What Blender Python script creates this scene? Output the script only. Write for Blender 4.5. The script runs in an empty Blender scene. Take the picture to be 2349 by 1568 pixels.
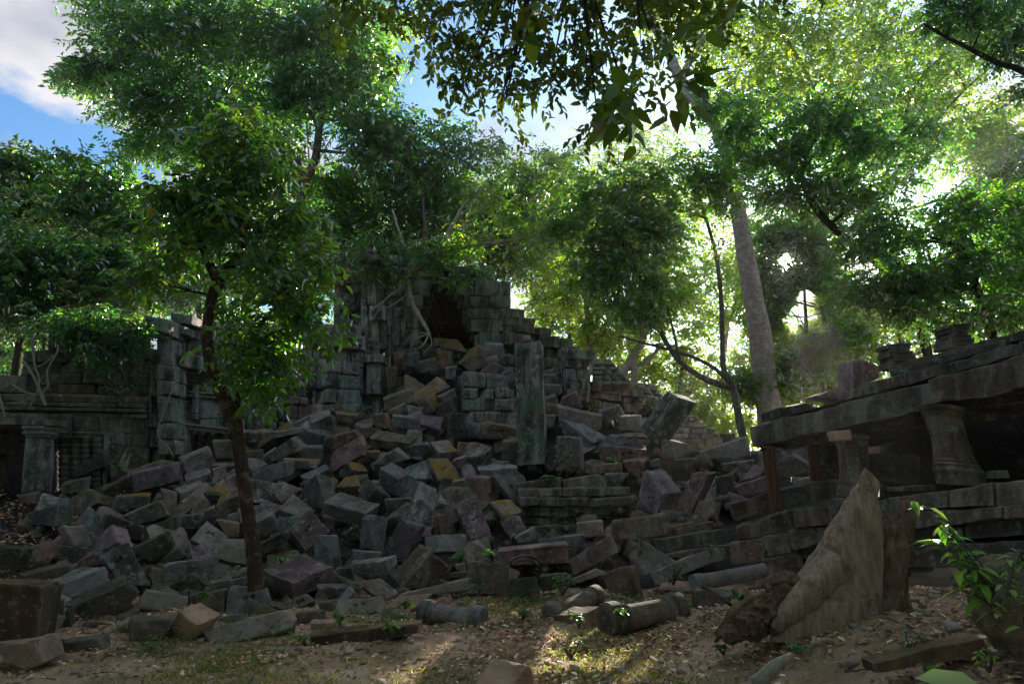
import bpy, math, random
import numpy as np
from mathutils import Vector, Matrix

# ---------------------------------------------------------------- camera, sky, sun, exposure
SC = bpy.context.scene
COL = SC.collection
FPX, CU, CV = 1566.0, 1174.5, 784.0
PITCH = math.radians(12.0)
CAM = np.array([0.0, 0.0, 1.6])
cam = bpy.data.cameras.new('camera'); cam_o = bpy.data.objects.new('camera', cam); COL.objects.link(cam_o)
cam.lens = 24.0; cam.sensor_width = 36.0; cam.clip_start = 0.05; cam.clip_end = 3000
cam_o.location = CAM; cam_o.rotation_euler = (math.radians(90) + PITCH, 0, 0)
SC.camera = cam_o
F_ = np.array([0, math.cos(PITCH), math.sin(PITCH)]); U_ = np.array([0, -math.sin(PITCH), math.cos(PITCH)])
def ray(u, v):
    return np.array([(u - CU) / FPX, 0, 0]) + U_ * ((CV - v) / FPX) + F_
SUN = ray(1803, 592); SUN = SUN / np.linalg.norm(SUN)
sun_el = math.asin(SUN[2]); sun_az = math.atan2(SUN[0], SUN[1])

W = bpy.data.worlds.new('World'); SC.world = W; W.use_nodes = True
nt = W.node_tree; nt.nodes.clear()
def nd(t, typ, **kw):
    n = t.nodes.new(typ)
    for k, v in kw.items(): setattr(n, k, v)
    return n
wo = nd(nt, 'ShaderNodeOutputWorld'); bg = nd(nt, 'ShaderNodeBackground'); bg.inputs[1].default_value = 0.1
sky = nd(nt, 'ShaderNodeTexSky'); sky.sky_type = 'NISHITA'; sky.sun_disc = False
sky.sun_elevation = sun_el; sky.sun_rotation = sun_az; sky.air_density = 1.0; sky.dust_density = 1.0; sky.ozone_density = 2.0
tc = nd(nt, 'ShaderNodeTexCoord')
nrm = nd(nt, 'ShaderNodeVectorMath', operation='NORMALIZE'); nt.links.new(tc.outputs['Generated'], nrm.inputs[0])
sep = nd(nt, 'ShaderNodeSeparateXYZ'); nt.links.new(nrm.outputs[0], sep.inputs[0])
zz = nd(nt, 'ShaderNodeMath', operation='MAXIMUM'); nt.links.new(sep.outputs[2], zz.inputs[0]); zz.inputs[1].default_value = 0.0
za = nd(nt, 'ShaderNodeMath', operation='ADD'); nt.links.new(zz.outputs[0], za.inputs[0]); za.inputs[1].default_value = 0.18
dv = nd(nt, 'ShaderNodeVectorMath', operation='DIVIDE'); nt.links.new(nrm.outputs[0], dv.inputs[0])
cb = nd(nt, 'ShaderNodeCombineXYZ')
for i in range(3): nt.links.new(za.outputs[0], cb.inputs[i])
nt.links.new(cb.outputs[0], dv.inputs[1])
cn = nd(nt, 'ShaderNodeTexNoise'); cn.inputs['Scale'].default_value = 1.7; cn.inputs['Detail'].default_value = 9; cn.inputs['Roughness'].default_value = 0.58
cmap = nd(nt, 'ShaderNodeMapping'); cmap.inputs['Location'].default_value = (1.9, 4.4, 9.1)
nt.links.new(dv.outputs[0], cmap.inputs[0]); nt.links.new(cmap.outputs[0], cn.inputs['Vector'])
cr = nd(nt, 'ShaderNodeMapRange'); cr.inputs['From Min'].default_value = 0.455; cr.inputs['From Max'].default_value = 0.535
nt.links.new(cn.outputs[0], cr.inputs['Value'])
mx = nd(nt, 'ShaderNodeMix', data_type='RGBA'); nt.links.new(cr.outputs[0], mx.inputs[0])
skm = nd(nt, 'ShaderNodeMix', data_type='RGBA', blend_type='MULTIPLY'); skm.inputs[0].default_value = 1.0
skm.inputs[7].default_value = (0.42, 0.68, 0.86, 1)
nt.links.new(sky.outputs[0], skm.inputs[6]); nt.links.new(skm.outputs[2], mx.inputs[6]); 
cn2 = nd(nt, 'ShaderNodeTexNoise'); cn2.inputs['Scale'].default_value = 3.2; cn2.inputs['Detail'].default_value = 6; nt.links.new(cmap.outputs[0], cn2.inputs['Vector'])
cc_ = nd(nt, 'ShaderNodeMix', data_type='RGBA'); cc_.inputs[6].default_value = (1.5, 1.65, 2.0, 1); cc_.inputs[7].default_value = (3.1, 3.05, 3.2, 1)
cr2 = nd(nt, 'ShaderNodeMapRange'); cr2.inputs['From Min'].default_value = 0.38; cr2.inputs['From Max'].default_value = 0.6; nt.links.new(cn2.outputs[0], cr2.inputs['Value'])
nt.links.new(cr2.outputs[0], cc_.inputs[0]); nt.links.new(cc_.outputs[2], mx.inputs[7])
# the bright sky round the sun and the sun's own disc
dt = nd(nt, 'ShaderNodeVectorMath', operation='DOT_PRODUCT'); nt.links.new(nrm.outputs[0], dt.inputs[0]); dt.inputs[1].default_value = tuple(SUN)
dm = nd(nt, 'ShaderNodeMath', operation='MAXIMUM'); nt.links.new(dt.outputs['Value'], dm.inputs[0]); dm.inputs[1].default_value = 0
def powm(p, k):
    a = nd(nt, 'ShaderNodeMath', operation='POWER'); nt.links.new(dm.outputs[0], a.inputs[0]); a.inputs[1].default_value = p
    b = nd(nt, 'ShaderNodeMath', operation='MULTIPLY'); nt.links.new(a.outputs[0], b.inputs[0]); b.inputs[1].default_value = k
    return b
g1 = powm(14, 1.1); g2 = powm(9000, 3000.0); gs = nd(nt, 'ShaderNodeMath', operation='ADD')
nt.links.new(g1.outputs[0], gs.inputs[0]); nt.links.new(g2.outputs[0], gs.inputs[1])
gc = nd(nt, 'ShaderNodeVectorMath', operation='SCALE'); gc.inputs[0].default_value = (1.0, 0.93, 0.84); nt.links.new(gs.outputs[0], gc.inputs['Scale'])
ad = nd(nt, 'ShaderNodeVectorMath', operation='ADD'); nt.links.new(mx.outputs[2], ad.inputs[0]); nt.links.new(gc.outputs[0], ad.inputs[1])
nt.links.new(ad.outputs[0], bg.inputs[0]); nt.links.new(bg.outputs[0], wo.inputs[0])

sl = bpy.data.lights.new('sun', 'SUN'); sl.energy = 4.3; sl.angle = math.radians(0.6); sl.color = (1.0, 0.91, 0.78)
so = bpy.data.objects.new('sun', sl); COL.objects.link(so)
so.rotation_euler = Vector(SUN).to_track_quat('Z', 'Y').to_euler()
SC.view_settings.view_transform = 'Standard'; SC.view_settings.look = 'None'; SC.view_settings.exposure = 1.55; SC.view_settings.gamma = 1.0
cy = SC.cycles
cy.max_bounces = 6; cy.diffuse_bounces = 3; cy.glossy_bounces = 2; cy.transmission_bounces = 5; cy.transparent_max_bounces = 4
cy.sample_clamp_indirect = 4.0; cy.use_denoising = True
try: cy.denoiser = 'OPENIMAGEDENOISE'
except Exception: pass

# ---------------------------------------------------------------- helpers
rng = np.random.default_rng(7)
def at(u, v, Y):
    r = ray(u, v); return CAM + r * (Y / r[1])
def atv(u, v, Y):                          # many at once
    u = np.asarray(u, float); v = np.asarray(v, float); Y = np.broadcast_to(np.asarray(Y, float), u.shape)
    r = np.stack([(u - CU) / FPX, U_[1] * (CV - v) / FPX + F_[1], U_[2] * (CV - v) / FPX + F_[2]], -1)
    return CAM + r * (Y / r[..., 1])[..., None]
def proj(P):
    d = P - CAM; w = d @ F_
    return CU + FPX * d[..., 0] / w, CV - FPX * (d @ U_) / w
def px(n, Y): return n * Y / FPX
def _hash(i, j, k, s):
    h = (i * 374761393 + j * 668265263 + k * 2147483647 + s * 974711) & 0xffffffff
    h = ((h ^ (h >> 13)) * 1274126177) & 0xffffffff
    return ((h ^ (h >> 16)) & 0xffff) / 32767.5 - 1.0
def vnoise(P, scale=1.0, seed=0):
    P = np.asarray(P) * scale; I = np.floor(P).astype(np.int64); f = P - I; f = f * f * (3 - 2 * f)
    out = 0
    for a in (0, 1):
        for b in (0, 1):
            for c in (0, 1):
                w = (f[..., 0] if a else 1 - f[..., 0]) * (f[..., 1] if b else 1 - f[..., 1]) * (f[..., 2] if c else 1 - f[..., 2])
                out = out + w * _hash(I[..., 0] + a, I[..., 1] + b, I[..., 2] + c, seed)
    return out
def vnoise3(P, scale, seed): return np.stack([vnoise(P, scale, seed + k * 17) for k in range(3)], -1)

def tag(o, label=None, cat=None, group=None, kind=None):
    if label: o['label'] = label
    if cat: o['category'] = cat
    if group: o['group'] = group
    if kind: o['kind'] = kind
    return o
def empty(name, loc, label, cat, group=None):
    o = bpy.data.objects.new(name, None); COL.objects.link(o); o.location = tuple(loc); o.empty_display_size = 0.2
    return tag(o, label, cat, group)
def mesh_np(name, V, Fq, mat, parent=None, origin=None, smooth=True, angle=None):
    """V (n,3) world coordinates, Fq (m,4) or (m,3)/list"""
    V = np.asarray(V, float)
    if parent is not None: origin = np.array(parent.location)
    elif origin is None: origin = np.array([V[:, 0].mean(), V[:, 1].mean(), V[:, 2].min()])
    me = bpy.data.meshes.new(name)
    if isinstance(Fq, np.ndarray):
        k = Fq.shape[1]
        me.vertices.add(len(V)); me.vertices.foreach_set('co', (V - origin).astype(np.float32).ravel())
        me.loops.add(Fq.size); me.loops.foreach_set('vertex_index', Fq.astype(np.int32).ravel())
        me.polygons.add(len(Fq)); me.polygons.foreach_set('loop_start', np.arange(0, Fq.size, k, dtype=np.int32))
        me.polygons.foreach_set('use_smooth', np.full(len(Fq), bool(smooth)))
        me.update(calc_edges=True); me.validate()
    else:
        me.from_pydata([tuple(p) for p in (V - origin)], [], [list(map(int, f)) for f in Fq]); me.update()
        me.polygons.foreach_set('use_smooth', np.full(len(me.polygons), bool(smooth)))
    if smooth and angle:
        try: me.set_sharp_from_angle(angle=math.radians(angle))
        except Exception: pass
    me.materials.append(mat)
    o = bpy.data.objects.new(name, me); COL.objects.link(o)
    if parent is not None: o.parent = parent
    else: o.location = tuple(origin)
    return o

class MB:
    def __init__(s): s.V = []; s.F = []; s.n = 0
    def add(s, V, Fs):
        s.V.append(np.asarray(V, float)); s.F += [tuple(int(i) + s.n for i in f) for f in Fs]; s.n += len(V); return s
    def build(s, name, mat, parent=None, **kw):
        return mesh_np(name, np.concatenate(s.V), s.F, mat, parent, **kw)

_tmpl = {}
def box_template(n):
    if n in _tmpl: return _tmpl[n]
    t = np.concatenate([[-1, -0.9], np.linspace(-0.9, 0.9, n)[1:-1], [0.9, 1]]) if n > 1 else np.array([-1, 1])
    m = len(t); idx = {}; V = []; Fs = []
    def vi(i, j, k):
        key = (i, j, k)
        if key not in idx: idx[key] = len(V); V.append((t[i], t[j], t[k]))
        return idx[key]
    e = m - 1
    for a in range(e):
        for b in range(e):
            Fs.append((vi(a, b, 0), vi(a, b + 1, 0), vi(a + 1, b + 1, 0), vi(a + 1, b, 0)))
            Fs.append((vi(a, b, e), vi(a + 1, b, e), vi(a + 1, b + 1, e), vi(a, b + 1, e)))
            Fs.append((vi(a, 0, b), vi(a + 1, 0, b), vi(a + 1, 0, b + 1), vi(a, 0, b + 1)))
            Fs.append((vi(a, e, b), vi(a, e, b + 1), vi(a + 1, e, b + 1), vi(a + 1, e, b)))
            Fs.append((vi(0, a, b), vi(0, a, b + 1), vi(0, a + 1, b + 1), vi(0, a + 1, b)))
            Fs.append((vi(e, a, b), vi(e, a + 1, b), vi(e, a + 1, b + 1), vi(e, a, b + 1)))
    V = np.array(V); _tmpl[n] = (V, Fs, (np.abs(V) > 0.999).sum(1)); return _tmpl[n]
def stone(C, seed=0, n=6, rough=0.02, chip=0.05, soft=0.0, brk=False, brk_lo=0.62):
    """C: 8 corners, order (x-,y-,z-),(x+,y-,z-),(x+,y+,z-),(x-,y+,z-) then the same at z+. z- is the far face."""
    V, Fs, ed = box_template(n)
    C = np.asarray(C, float); V = V.copy()
    size = np.linalg.norm(C[6] - C[0]) / 1.73
    e2 = (ed >= 2)
    pull = np.where(ed >= 3, 0.045, np.where(ed == 2, 0.022, 0.0)) * (0.5 / max(size, 0.12)) * (1 + soft)
    X = V * (1 - np.minimum(pull, 0.12)[:, None] * (np.abs(V) > 0.999))
    S = (X + 1) / 2
    x, y, z = S[:, 0:1], S[:, 1:2], S[:, 2:3]
    P = ((C[0] * (1 - x) + C[1] * x) * (1 - y) + (C[3] * (1 - x) + C[2] * x) * y) * (1 - z) + \
        ((C[4] * (1 - x) + C[5] * x) * (1 - y) + (C[7] * (1 - x) + C[6] * x) * y) * z
    ctr = C.mean(0)
    off = seed * 3.77
    P = P + vnoise3(P + off, 1.3 / size, seed) * rough * 1.6 * size + vnoise3(P + off, 5 / size, seed + 5) * rough * 0.5 * size
    if chip:
        c = np.clip(vnoise(P + off, 3.2 / size, seed + 9) - 0.15, 0, 1) * chip * 2.2
        P = P - (P - ctr) * (c * (ed >= 2) + 0.25 * c * (ed == 1) * 0)[:, None]
    if brk:
        Rb = random.Random(seed)
        for _ in range(Rb.choice((1, 2, 2, 3))):
            k = Rb.randrange(8); cpt = C[k]; e = cpt - ctr; nn = e / np.linalg.norm(e) + np.array([Rb.uniform(-.5, .5) for _ in range(3)]); nn /= np.linalg.norm(nn)
            lim = (cpt - ctr) @ nn * Rb.uniform(brk_lo, 0.93); over = (P - ctr) @ nn - lim; over = np.where(over > 0, over, 0)
            P = P - nn * (over * (0.93 + 0.07 * vnoise(P, 8, seed)))[:, None]
        P = P + vnoise3(P + off, 14 / size, seed + 31) * 0.006
    return P, Fs

def prism_corners(q, du, dv_, Y, t):
    """front quad q (4 image points TL,TR,BR,BL) as a true slanted box whose side edges run towards (du,dv)"""
    q = np.array(q, float); c2 = q.mean(0); c = at(c2[0], c2[1], Y)
    E = at(c2[0] + du, c2[1] + dv_, Y + t) - c
    En = E / np.linalg.norm(E)
    pts = []
    for (u, v) in q:
        r = ray(u, v); den = r @ En
        k = ((c - CAM) @ En) / den if abs(den) > 1e-3 else 1e9
        p = CAM + r * k; lim = 0.35 + px(np.ptp(q[:, 0]) + np.ptp(q[:, 1]), Y) * 0.35
        yy = min(max(p[1], Y - lim), Y + lim)
        pts.append(at(u, v, yy))
    TL, TR, BR, BL = pts
    back = [p + E for p in pts]
    return np.array([back[3], back[2], back[1], back[0], BL, BR, TR, TL])

def tube(pts, rad, seg=8, seed=0, rough=0.06, cap=True):
    pts = np.array(pts, float); n = len(pts)
    rad = np.broadcast_to(np.asarray(rad, float), (n,)) if np.ndim(rad) == 0 else np.asarray(rad, float)
    T = np.gradient(pts, axis=0); T /= np.linalg.norm(T, axis=1)[:, None] + 1e-9
    ref = np.array([0.3, -1, 0.15]); V = []
    for i in range(n):
        a = np.cross(T[i], ref); a /= np.linalg.norm(a) + 1e-9; b = np.cross(T[i], a)
        th = np.linspace(0, 2 * math.pi, seg, endpoint=False)
        ring = np.cos(th)[:, None] * a + np.sin(th)[:, None] * b
        rr = rad[i] * (1 + rough * vnoise(ring * 1.5 + pts[i] * 2, 1.0, seed))
        V.append(pts[i] + ring * rr[:, None])
    V = np.concatenate(V); Fs = []
    for i in range(n - 1):
        for k in range(seg):
            a, b = i * seg + k, i * seg + (k + 1) % seg
            Fs.append((a, b, b + seg, a + seg))
    if cap: Fs.append(tuple(range(seg))[::-1]); Fs.append(tuple((n - 1) * seg + k for k in range(seg)))
    return V, Fs
def smooth_path(pts, k=4):
    pts = np.array(pts, float); n = len(pts)
    if n < 3: 
        return np.array([pts[0] * (1 - s) + pts[-1] * s for s in np.linspace(0, 1, k + 1)])
    out = []
    P = np.vstack([2 * pts[0] - pts[1], pts, 2 * pts[-1] - pts[-2]])
    for i in range(1, n):
        p0, p1, p2, p3 = P[i - 1], P[i], P[i + 1], P[i + 2]
        for s in np.linspace(0, 1, k, endpoint=False):
            out.append(0.5 * ((2 * p1) + (-p0 + p2) * s + (2 * p0 - 5 * p1 + 4 * p2 - p3) * s * s + (-p0 + 3 * p1 - 3 * p2 + p3) * s ** 3))
    out.append(pts[-1]); return np.array(out)
def path_uv(lst, Y):
    """image polyline [(u,v,rpx[,dY])] -> points and radii"""
    a = [at(p[0], p[1], Y + (p[3] if len(p) > 3 else 0)) for p in lst]
    r = [px(p[2], Y) for p in lst]
    A = smooth_path(np.column_stack([np.array(a), r]), 4)
    return A[:, :3], np.maximum(A[:, 3], 0.003)
def lathe(p0, p1, prof, seg=20, seed=0, rough=0.0, square=0.0):
    """prof: [(s, r)] s in 0..1 along p0->p1"""
    p0 = np.array(p0); p1 = np.array(p1); T = p1 - p0; L = np.linalg.norm(T); T = T / L
    a = np.cross(T, [0.1, -1, 0.2] if abs(T[2]) > 0.5 else [0, 0.2, 1]); a /= np.linalg.norm(a); b = np.cross(T, a)
    th = np.linspace(0, 2 * math.pi, seg, endpoint=False); V = []
    sq = 1.0 / np.maximum(np.abs(np.cos(th)), np.abs(np.sin(th))); k = 1 + square * (sq - 1)
    for s, r in prof:
        ring = p0 + T * L * s + (np.cos(th)[:, None] * a + np.sin(th)[:, None] * b) * (r * k)[:, None]
        V.append(ring + vnoise3(ring, 4.0, seed) * rough)
    V = np.concatenate(V); n = len(prof); Fs = []
    for i in range(n - 1):
        for j in range(seg):
            c, d = i * seg + j, i * seg + (j + 1) % seg
            Fs.append((c, d, d + seg, c + seg))
    Fs.append(tuple(range(seg))[::-1]); Fs.append(tuple((n - 1) * seg + j for j in range(seg)))
    return V, Fs

# ---------------------------------------------------------------- materials
MAT = {}
def newmat(name):
    m = bpy.data.materials.new(name); m.use_nodes = True; t = m.node_tree; t.nodes.clear()
    out = nd(t, 'ShaderNodeOutputMaterial'); b = nd(t, 'ShaderNodeBsdfPrincipled'); t.links.new(b.outputs[0], out.inputs[0])
    MAT[name] = m; return m, t, b, out
def noise(t, vec, scale, detail=4, rough=0.55):
    n = nd(t, 'ShaderNodeTexNoise'); n.inputs['Scale'].default_value = scale; n.inputs['Detail'].default_value = detail; n.inputs['Roughness'].default_value = rough
    t.links.new(vec, n.inputs['Vector']); return n.outputs[0]
def mrange(t, val, a, b, c=0.0, d=1.0):
    n = nd(t, 'ShaderNodeMapRange'); t.links.new(val, n.inputs[0])
    for i, x in enumerate((a, b, c, d)): n.inputs[i + 1].default_value = x
    return n.outputs[0]
def mixc(t, fac, A, B, bt='MIX'):
    n = nd(t, 'ShaderNodeMix', data_type='RGBA', blend_type=bt)
    if isinstance(fac, (int, float)): n.inputs[0].default_value = fac
    else: t.links.new(fac, n.inputs[0])
    for k, x in ((6, A), (7, B)):
        if isinstance(x, (tuple, list)): n.inputs[k].default_value = (*x, 1)
        else: t.links.new(x, n.inputs[k])
    return n.outputs[2]
def mul(t, a, b):
    n = nd(t, 'ShaderNodeMath', operation='MULTIPLY'); n.use_clamp = True
    for i, x in enumerate((a, b)):
        if isinstance(x, (int, float)): n.inputs[i].default_value = x
        else: t.links.new(x, n.inputs[i])
    return n.outputs[0]
def stone_mat(name, A, B, lich=(0.42, 0.44, 0.41), lamt=0.5, moss=None, mamt=0.0, streak=0.0, algae=0.0, dark=0.6, bump=0.7):
    m, t, b, out = newmat(name)
    tcn = nd(t, 'ShaderNodeTexCoord'); oi = nd(t, 'ShaderNodeObjectInfo'); geo = nd(t, 'ShaderNodeNewGeometry')
    sc = nd(t, 'ShaderNodeVectorMath', operation='SCALE'); sc.inputs[0].default_value = (37, 53, 71); t.links.new(oi.outputs['Random'], sc.inputs['Scale'])
    av = nd(t, 'ShaderNodeVectorMath', operation='ADD'); t.links.new(tcn.outputs['Object'], av.inputs[0]); t.links.new(sc.outputs[0], av.inputs[1])
    vec = av.outputs[0]
    c = mixc(t, mrange(t, noise(t, vec, 2.2, 5), 0.35, 0.65), A, B)
    wn_ = nd(t, 'ShaderNodeTexWhiteNoise', noise_dimensions='1D'); ad_ = nd(t, 'ShaderNodeMath', operation='ADD'); t.links.new(geo.outputs['Random Per Island'], ad_.inputs[0]); t.links.new(oi.outputs['Random'], ad_.inputs[1]); t.links.new(ad_.outputs[0], wn_.inputs['W'])
    c = mixc(t, 1.0, c, mixc(t, wn_.outputs[0], (1.2, 0.95, 0.87), (0.88, 0.96, 1.08)), 'MULTIPLY')
    isl = mrange(t, geo.outputs['Random Per Island'], 0, 1, 0.6, 1.3)
    hs = nd(t, 'ShaderNodeHueSaturation'); t.links.new(c, hs.inputs['Color']); t.links.new(isl, hs.inputs['Value']); c = hs.outputs[0]
    if dark: c = mixc(t, mrange(t, noise(t, vec, 3.5, 7, 0.72), 0.46, 0.60, 0, dark), c, (0.03, 0.028, 0.025))
    if streak:
        mp = nd(t, 'ShaderNodeMapping'); mp.inputs['Scale'].default_value = (3.2, 3.2, 0.45); t.links.new(vec, mp.inputs[0])
        s = noise(t, mp.outputs[0], 1.6, 6, 0.6)
        c = mixc(t, mrange(t, s, 0.50, 0.57, 0, streak), c, (0.022, 0.020, 0.018))
        c = mixc(t, mrange(t, s, 0.46, 0.40, 0, streak * 0.75), c, (0.40, 0.42, 0.42))
    if algae: c = mixc(t, mul(t, mrange(t, noise(t, vec, 1.1, 6, 0.7), 0.53, 0.60), algae), c, (0.13, 0.23, 0.17))
    if lamt:
        l = mrange(t, noise(t, vec, 13, 6, 0.75), 0.555, 0.61)
        l2 = mrange(t, noise(t, vec, 2.7, 3), 0.42, 0.6)
        c = mixc(t, mul(t, mul(t, l, l2), lamt), c, lich)
        c = mixc(t, mul(t, mrange(t, noise(t, vec, 4.2, 8, 0.78), 0.56, 0.60), lamt * 0.75), c, lich)
    if moss:
        sp = nd(t, 'ShaderNodeSeparateXYZ'); t.links.new(geo.outputs['Normal'], sp.inputs[0])
        up = mrange(t, sp.outputs[2], -0.1, 0.55)
        mm = mrange(t, noise(t, vec, 3.2, 7, 0.72), 0.44, 0.52)
        c = mixc(t, mul(t, mul(t, mm, up), mamt), c, moss)
    c = mixc(t, mrange(t, geo.outputs['Pointiness'], 0.515, 0.60, 0, 0.38), c, (0.46, 0.43, 0.40))
    t.links.new(c, b.inputs['Base Color']); b.inputs['Roughness'].default_value = 0.88; b.inputs['Specular IOR Level'].default_value = 0.28
    bn = nd(t, 'ShaderNodeBump'); bn.inputs['Strength'].default_value = bump; bn.inputs['Distance'].default_value = 0.03
    h = mixc(t, 0.45, noise(t, vec, 9, 8, 0.7), noise(t, vec, 45, 5, 0.7)); t.links.new(h, bn.inputs['Height']); t.links.new(bn.outputs[0], b.inputs['Normal'])
    return m
OCH = (0.26, 0.16, 0.02); MOS = (0.055, 0.075, 0.022)
stone_mat('stone_grey', (0.34, 0.315, 0.31), (0.18, 0.16, 0.152), moss=MOS, mamt=0.2, lamt=0.7)
stone_mat('stone_light', (0.40, 0.365, 0.355), (0.25, 0.225, 0.215), lamt=0.8, moss=MOS, mamt=0.3, dark=0.4)
stone_mat('stone_purple', (0.30, 0.20, 0.215), (0.17, 0.12, 0.125), lamt=0.6)
stone_mat('stone_ochre', (0.29, 0.255, 0.235), (0.18, 0.155, 0.14), moss=OCH, mamt=0.95, lamt=0.6)
stone_mat('stone_brown', (0.28, 0.205, 0.155), (0.15, 0.112, 0.088), lamt=0.5, moss=MOS, mamt=0.5, streak=0.3)
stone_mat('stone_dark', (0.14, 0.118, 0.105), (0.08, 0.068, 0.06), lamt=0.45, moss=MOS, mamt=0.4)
stone_mat('boulder_rock', (0.26, 0.18, 0.12), (0.11, 0.075, 0.05), lamt=0.3, moss=(0.10, 0.10, 0.03), mamt=0.5, bump=1.0)
stone_mat('stone_tan', (0.44, 0.33, 0.25), (0.22, 0.165, 0.13), lamt=0.4, dark=0.3)
stone_mat('stone_green', (0.24, 0.24, 0.22), (0.12, 0.12, 0.105), lamt=0.9, algae=0.5, streak=0.6)
stone_mat('stone_rust', (0.15, 0.085, 0.058), (0.07, 0.043, 0.032), lamt=0.4, moss=OCH, mamt=0.3, streak=0.12)
stone_mat('wall_grey', (0.38, 0.355, 0.325), (0.20, 0.18, 0.16), lamt=0.95, algae=0.55, streak=0.85, moss=MOS, mamt=0.5)
stone_mat('wall_brown', (0.25, 0.19, 0.145), (0.13, 0.10, 0.08), lamt=0.6, algae=0.2, streak=0.55, moss=MOS, mamt=0.6)
stone_mat('wall_brick', (0.20, 0.115, 0.095), (0.12, 0.075, 0.065), lamt=0.35, streak=0.2, bump=0.9)
stone_mat('stone_eave', (0.15, 0.115, 0.092), (0.09, 0.07, 0.058), lamt=0.5, streak=0.3, moss=MOS, mamt=0.45, lich=(0.26, 0.26, 0.2))
CODE = dict(g='stone_grey', l='stone_light', p='stone_purple', o='stone_ochre', b='stone_brown', d='stone_dark', t='stone_tan', n='stone_green', r='stone_rust')
CNAME = dict(g='grey', l='pale grey', p='purplish', o='ochre-lichened', b='brown', d='dark', t='tan', n='green-stained', r='rusty brown')

def leaf_mat(name, dif, tra, gloss=0.25, var=0.35, hue=0.04, alt=None, altp=0.0):
    m, t, b, out = newmat(name); t.nodes.remove(b)
    geo = nd(t, 'ShaderNodeNewGeometry'); r = geo.outputs['Random Per Island']
    val = mrange(t, r, 0, 1, 1 - var, 1 + var)
    wn = nd(t, 'ShaderNodeTexWhiteNoise', noise_dimensions='1D'); t.links.new(r, wn.inputs['W'])
    hv = mrange(t, wn.outputs[0], 0, 1, 0.5 - hue, 0.5 + hue)
    def col(c):
        if alt: c = mixc(t, mrange(t, wn.outputs[0], 1 - altp - 0.001, 1 - altp), c, alt)
        h = nd(t, 'ShaderNodeHueSaturation'); h.inputs['Color'].default_value = (*c, 1) if isinstance(c, tuple) else (1, 1, 1, 1)
        if not isinstance(c, tuple): t.links.new(c, h.inputs['Color'])
        t.links.new(val, h.inputs['Value']); t.links.new(hv, h.inputs['Hue']); return h.outputs[0]
    d = nd(t, 'ShaderNodeBsdfDiffuse'); t.links.new(col(dif), d.inputs[0])
    tr = nd(t, 'ShaderNodeBsdfTranslucent'); t.links.new(col(tra), tr.inputs[0])
    g = nd(t, 'ShaderNodeBsdfGlossy'); g.inputs[0].default_value = (0.5, 0.58, 0.58, 1); g.inputs['Roughness'].default_value = 0.38
    s1 = nd(t, 'ShaderNodeAddShader'); t.links.new(d.outputs[0], s1.inputs[0]); t.links.new(tr.outputs[0], s1.inputs[1])
    lw = nd(t, 'ShaderNodeFresnel'); lw.inputs[0].default_value = 1.4
    f = mul(t, lw.outputs[0], gloss * 3)
    s2 = nd(t, 'ShaderNodeMixShader'); t.links.new(f, s2.inputs[0]); t.links.new(s1.outputs[0], s2.inputs[1]); t.links.new(g.outputs[0], s2.inputs[2])
    t.links.new(s2.outputs[0], out.inputs[0]); return m
leaf_mat('leaf_deep', (0.022, 0.054, 0.026), (0.12, 0.30, 0.020), 0.42)
leaf_mat('leaf_mid', (0.026, 0.062, 0.018), (0.16, 0.36, 0.014), 0.35)
leaf_mat('leaf_bright', (0.035, 0.070, 0.014), (0.27, 0.42, 0.012), 0.3)
leaf_mat('leaf_yellow', (0.04, 0.062, 0.014), (0.30, 0.42, 0.018), 0.25, hue=0.03)
leaf_mat('leaf_olive', (0.032, 0.050, 0.012), (0.12, 0.17, 0.010), 0.12, alt=(0.10, 0.075, 0.01), altp=0.06)
leaf_mat('leaf_near', (0.028, 0.058, 0.026), (0.24, 0.44, 0.015), 0.5, alt=(0.45, 0.22, 0.01), altp=0.012)
leaf_mat('leaf_weed', (0.05, 0.12, 0.03), (0.14, 0.30, 0.02), 0.3)
leaf_mat('leaf_sapling', (0.09, 0.18, 0.03), (0.38, 0.60, 0.03), 0.35, var=0.2)
leaf_mat('leaf_pale', (0.22, 0.33, 0.16), (0.12, 0.2, 0.06), 0.2, var=0.1)
leaf_mat('litter_leaf', (0.36, 0.21, 0.13), (0.05, 0.025, 0.01), 0.12, var=0.65, hue=0.02, alt=(0.55, 0.45, 0.36), altp=0.22)
leaf_mat('litter_yellow', (0.55, 0.30, 0.02), (0.2, 0.1, 0.01), 0.12, var=0.3, hue=0.02)
leaf_mat('grass_blade', (0.09, 0.14, 0.04), (0.14, 0.22, 0.02), 0.1, var=0.5, hue=0.04, alt=(0.34, 0.25, 0.12), altp=0.35)
def bark_mat(name, A, B, spot=None, spa=0.0, sc=(6, 6, 1.4), bump=0.7):
    m, t, b, out = newmat(name); tcn = nd(t, 'ShaderNodeTexCoord')
    mp = nd(t, 'ShaderNodeMapping'); mp.inputs['Scale'].default_value = sc; t.links.new(tcn.outputs['Object'], mp.inputs[0])
    n1 = noise(t, mp.outputs[0], 2.5, 7, 0.65)
    c = mixc(t, mrange(t, n1, 0.35, 0.65), A, B)
    if spot: c = mixc(t, mrange(t, noise(t, tcn.outputs['Object'], 5, 6, 0.7), 0.54, 0.6, 0, spa), c, spot)
    t.links.new(c, b.inputs['Base Color']); b.inputs['Roughness'].default_value = 0.9; b.inputs['Specular IOR Level'].default_value = 0.2
    bn = nd(t, 'ShaderNodeBump'); bn.inputs['Strength'].default_value = bump; bn.inputs['Distance'].default_value = 0.04
    t.links.new(n1, bn.inputs['Height']); t.links.new(bn.outputs[0], b.inputs['Normal']); return m
bark_mat('bark_red', (0.12, 0.072, 0.055), (0.045, 0.030, 0.025), (0.32, 0.22, 0.17), 0.5, (14, 14, 4), 1.0)
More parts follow.
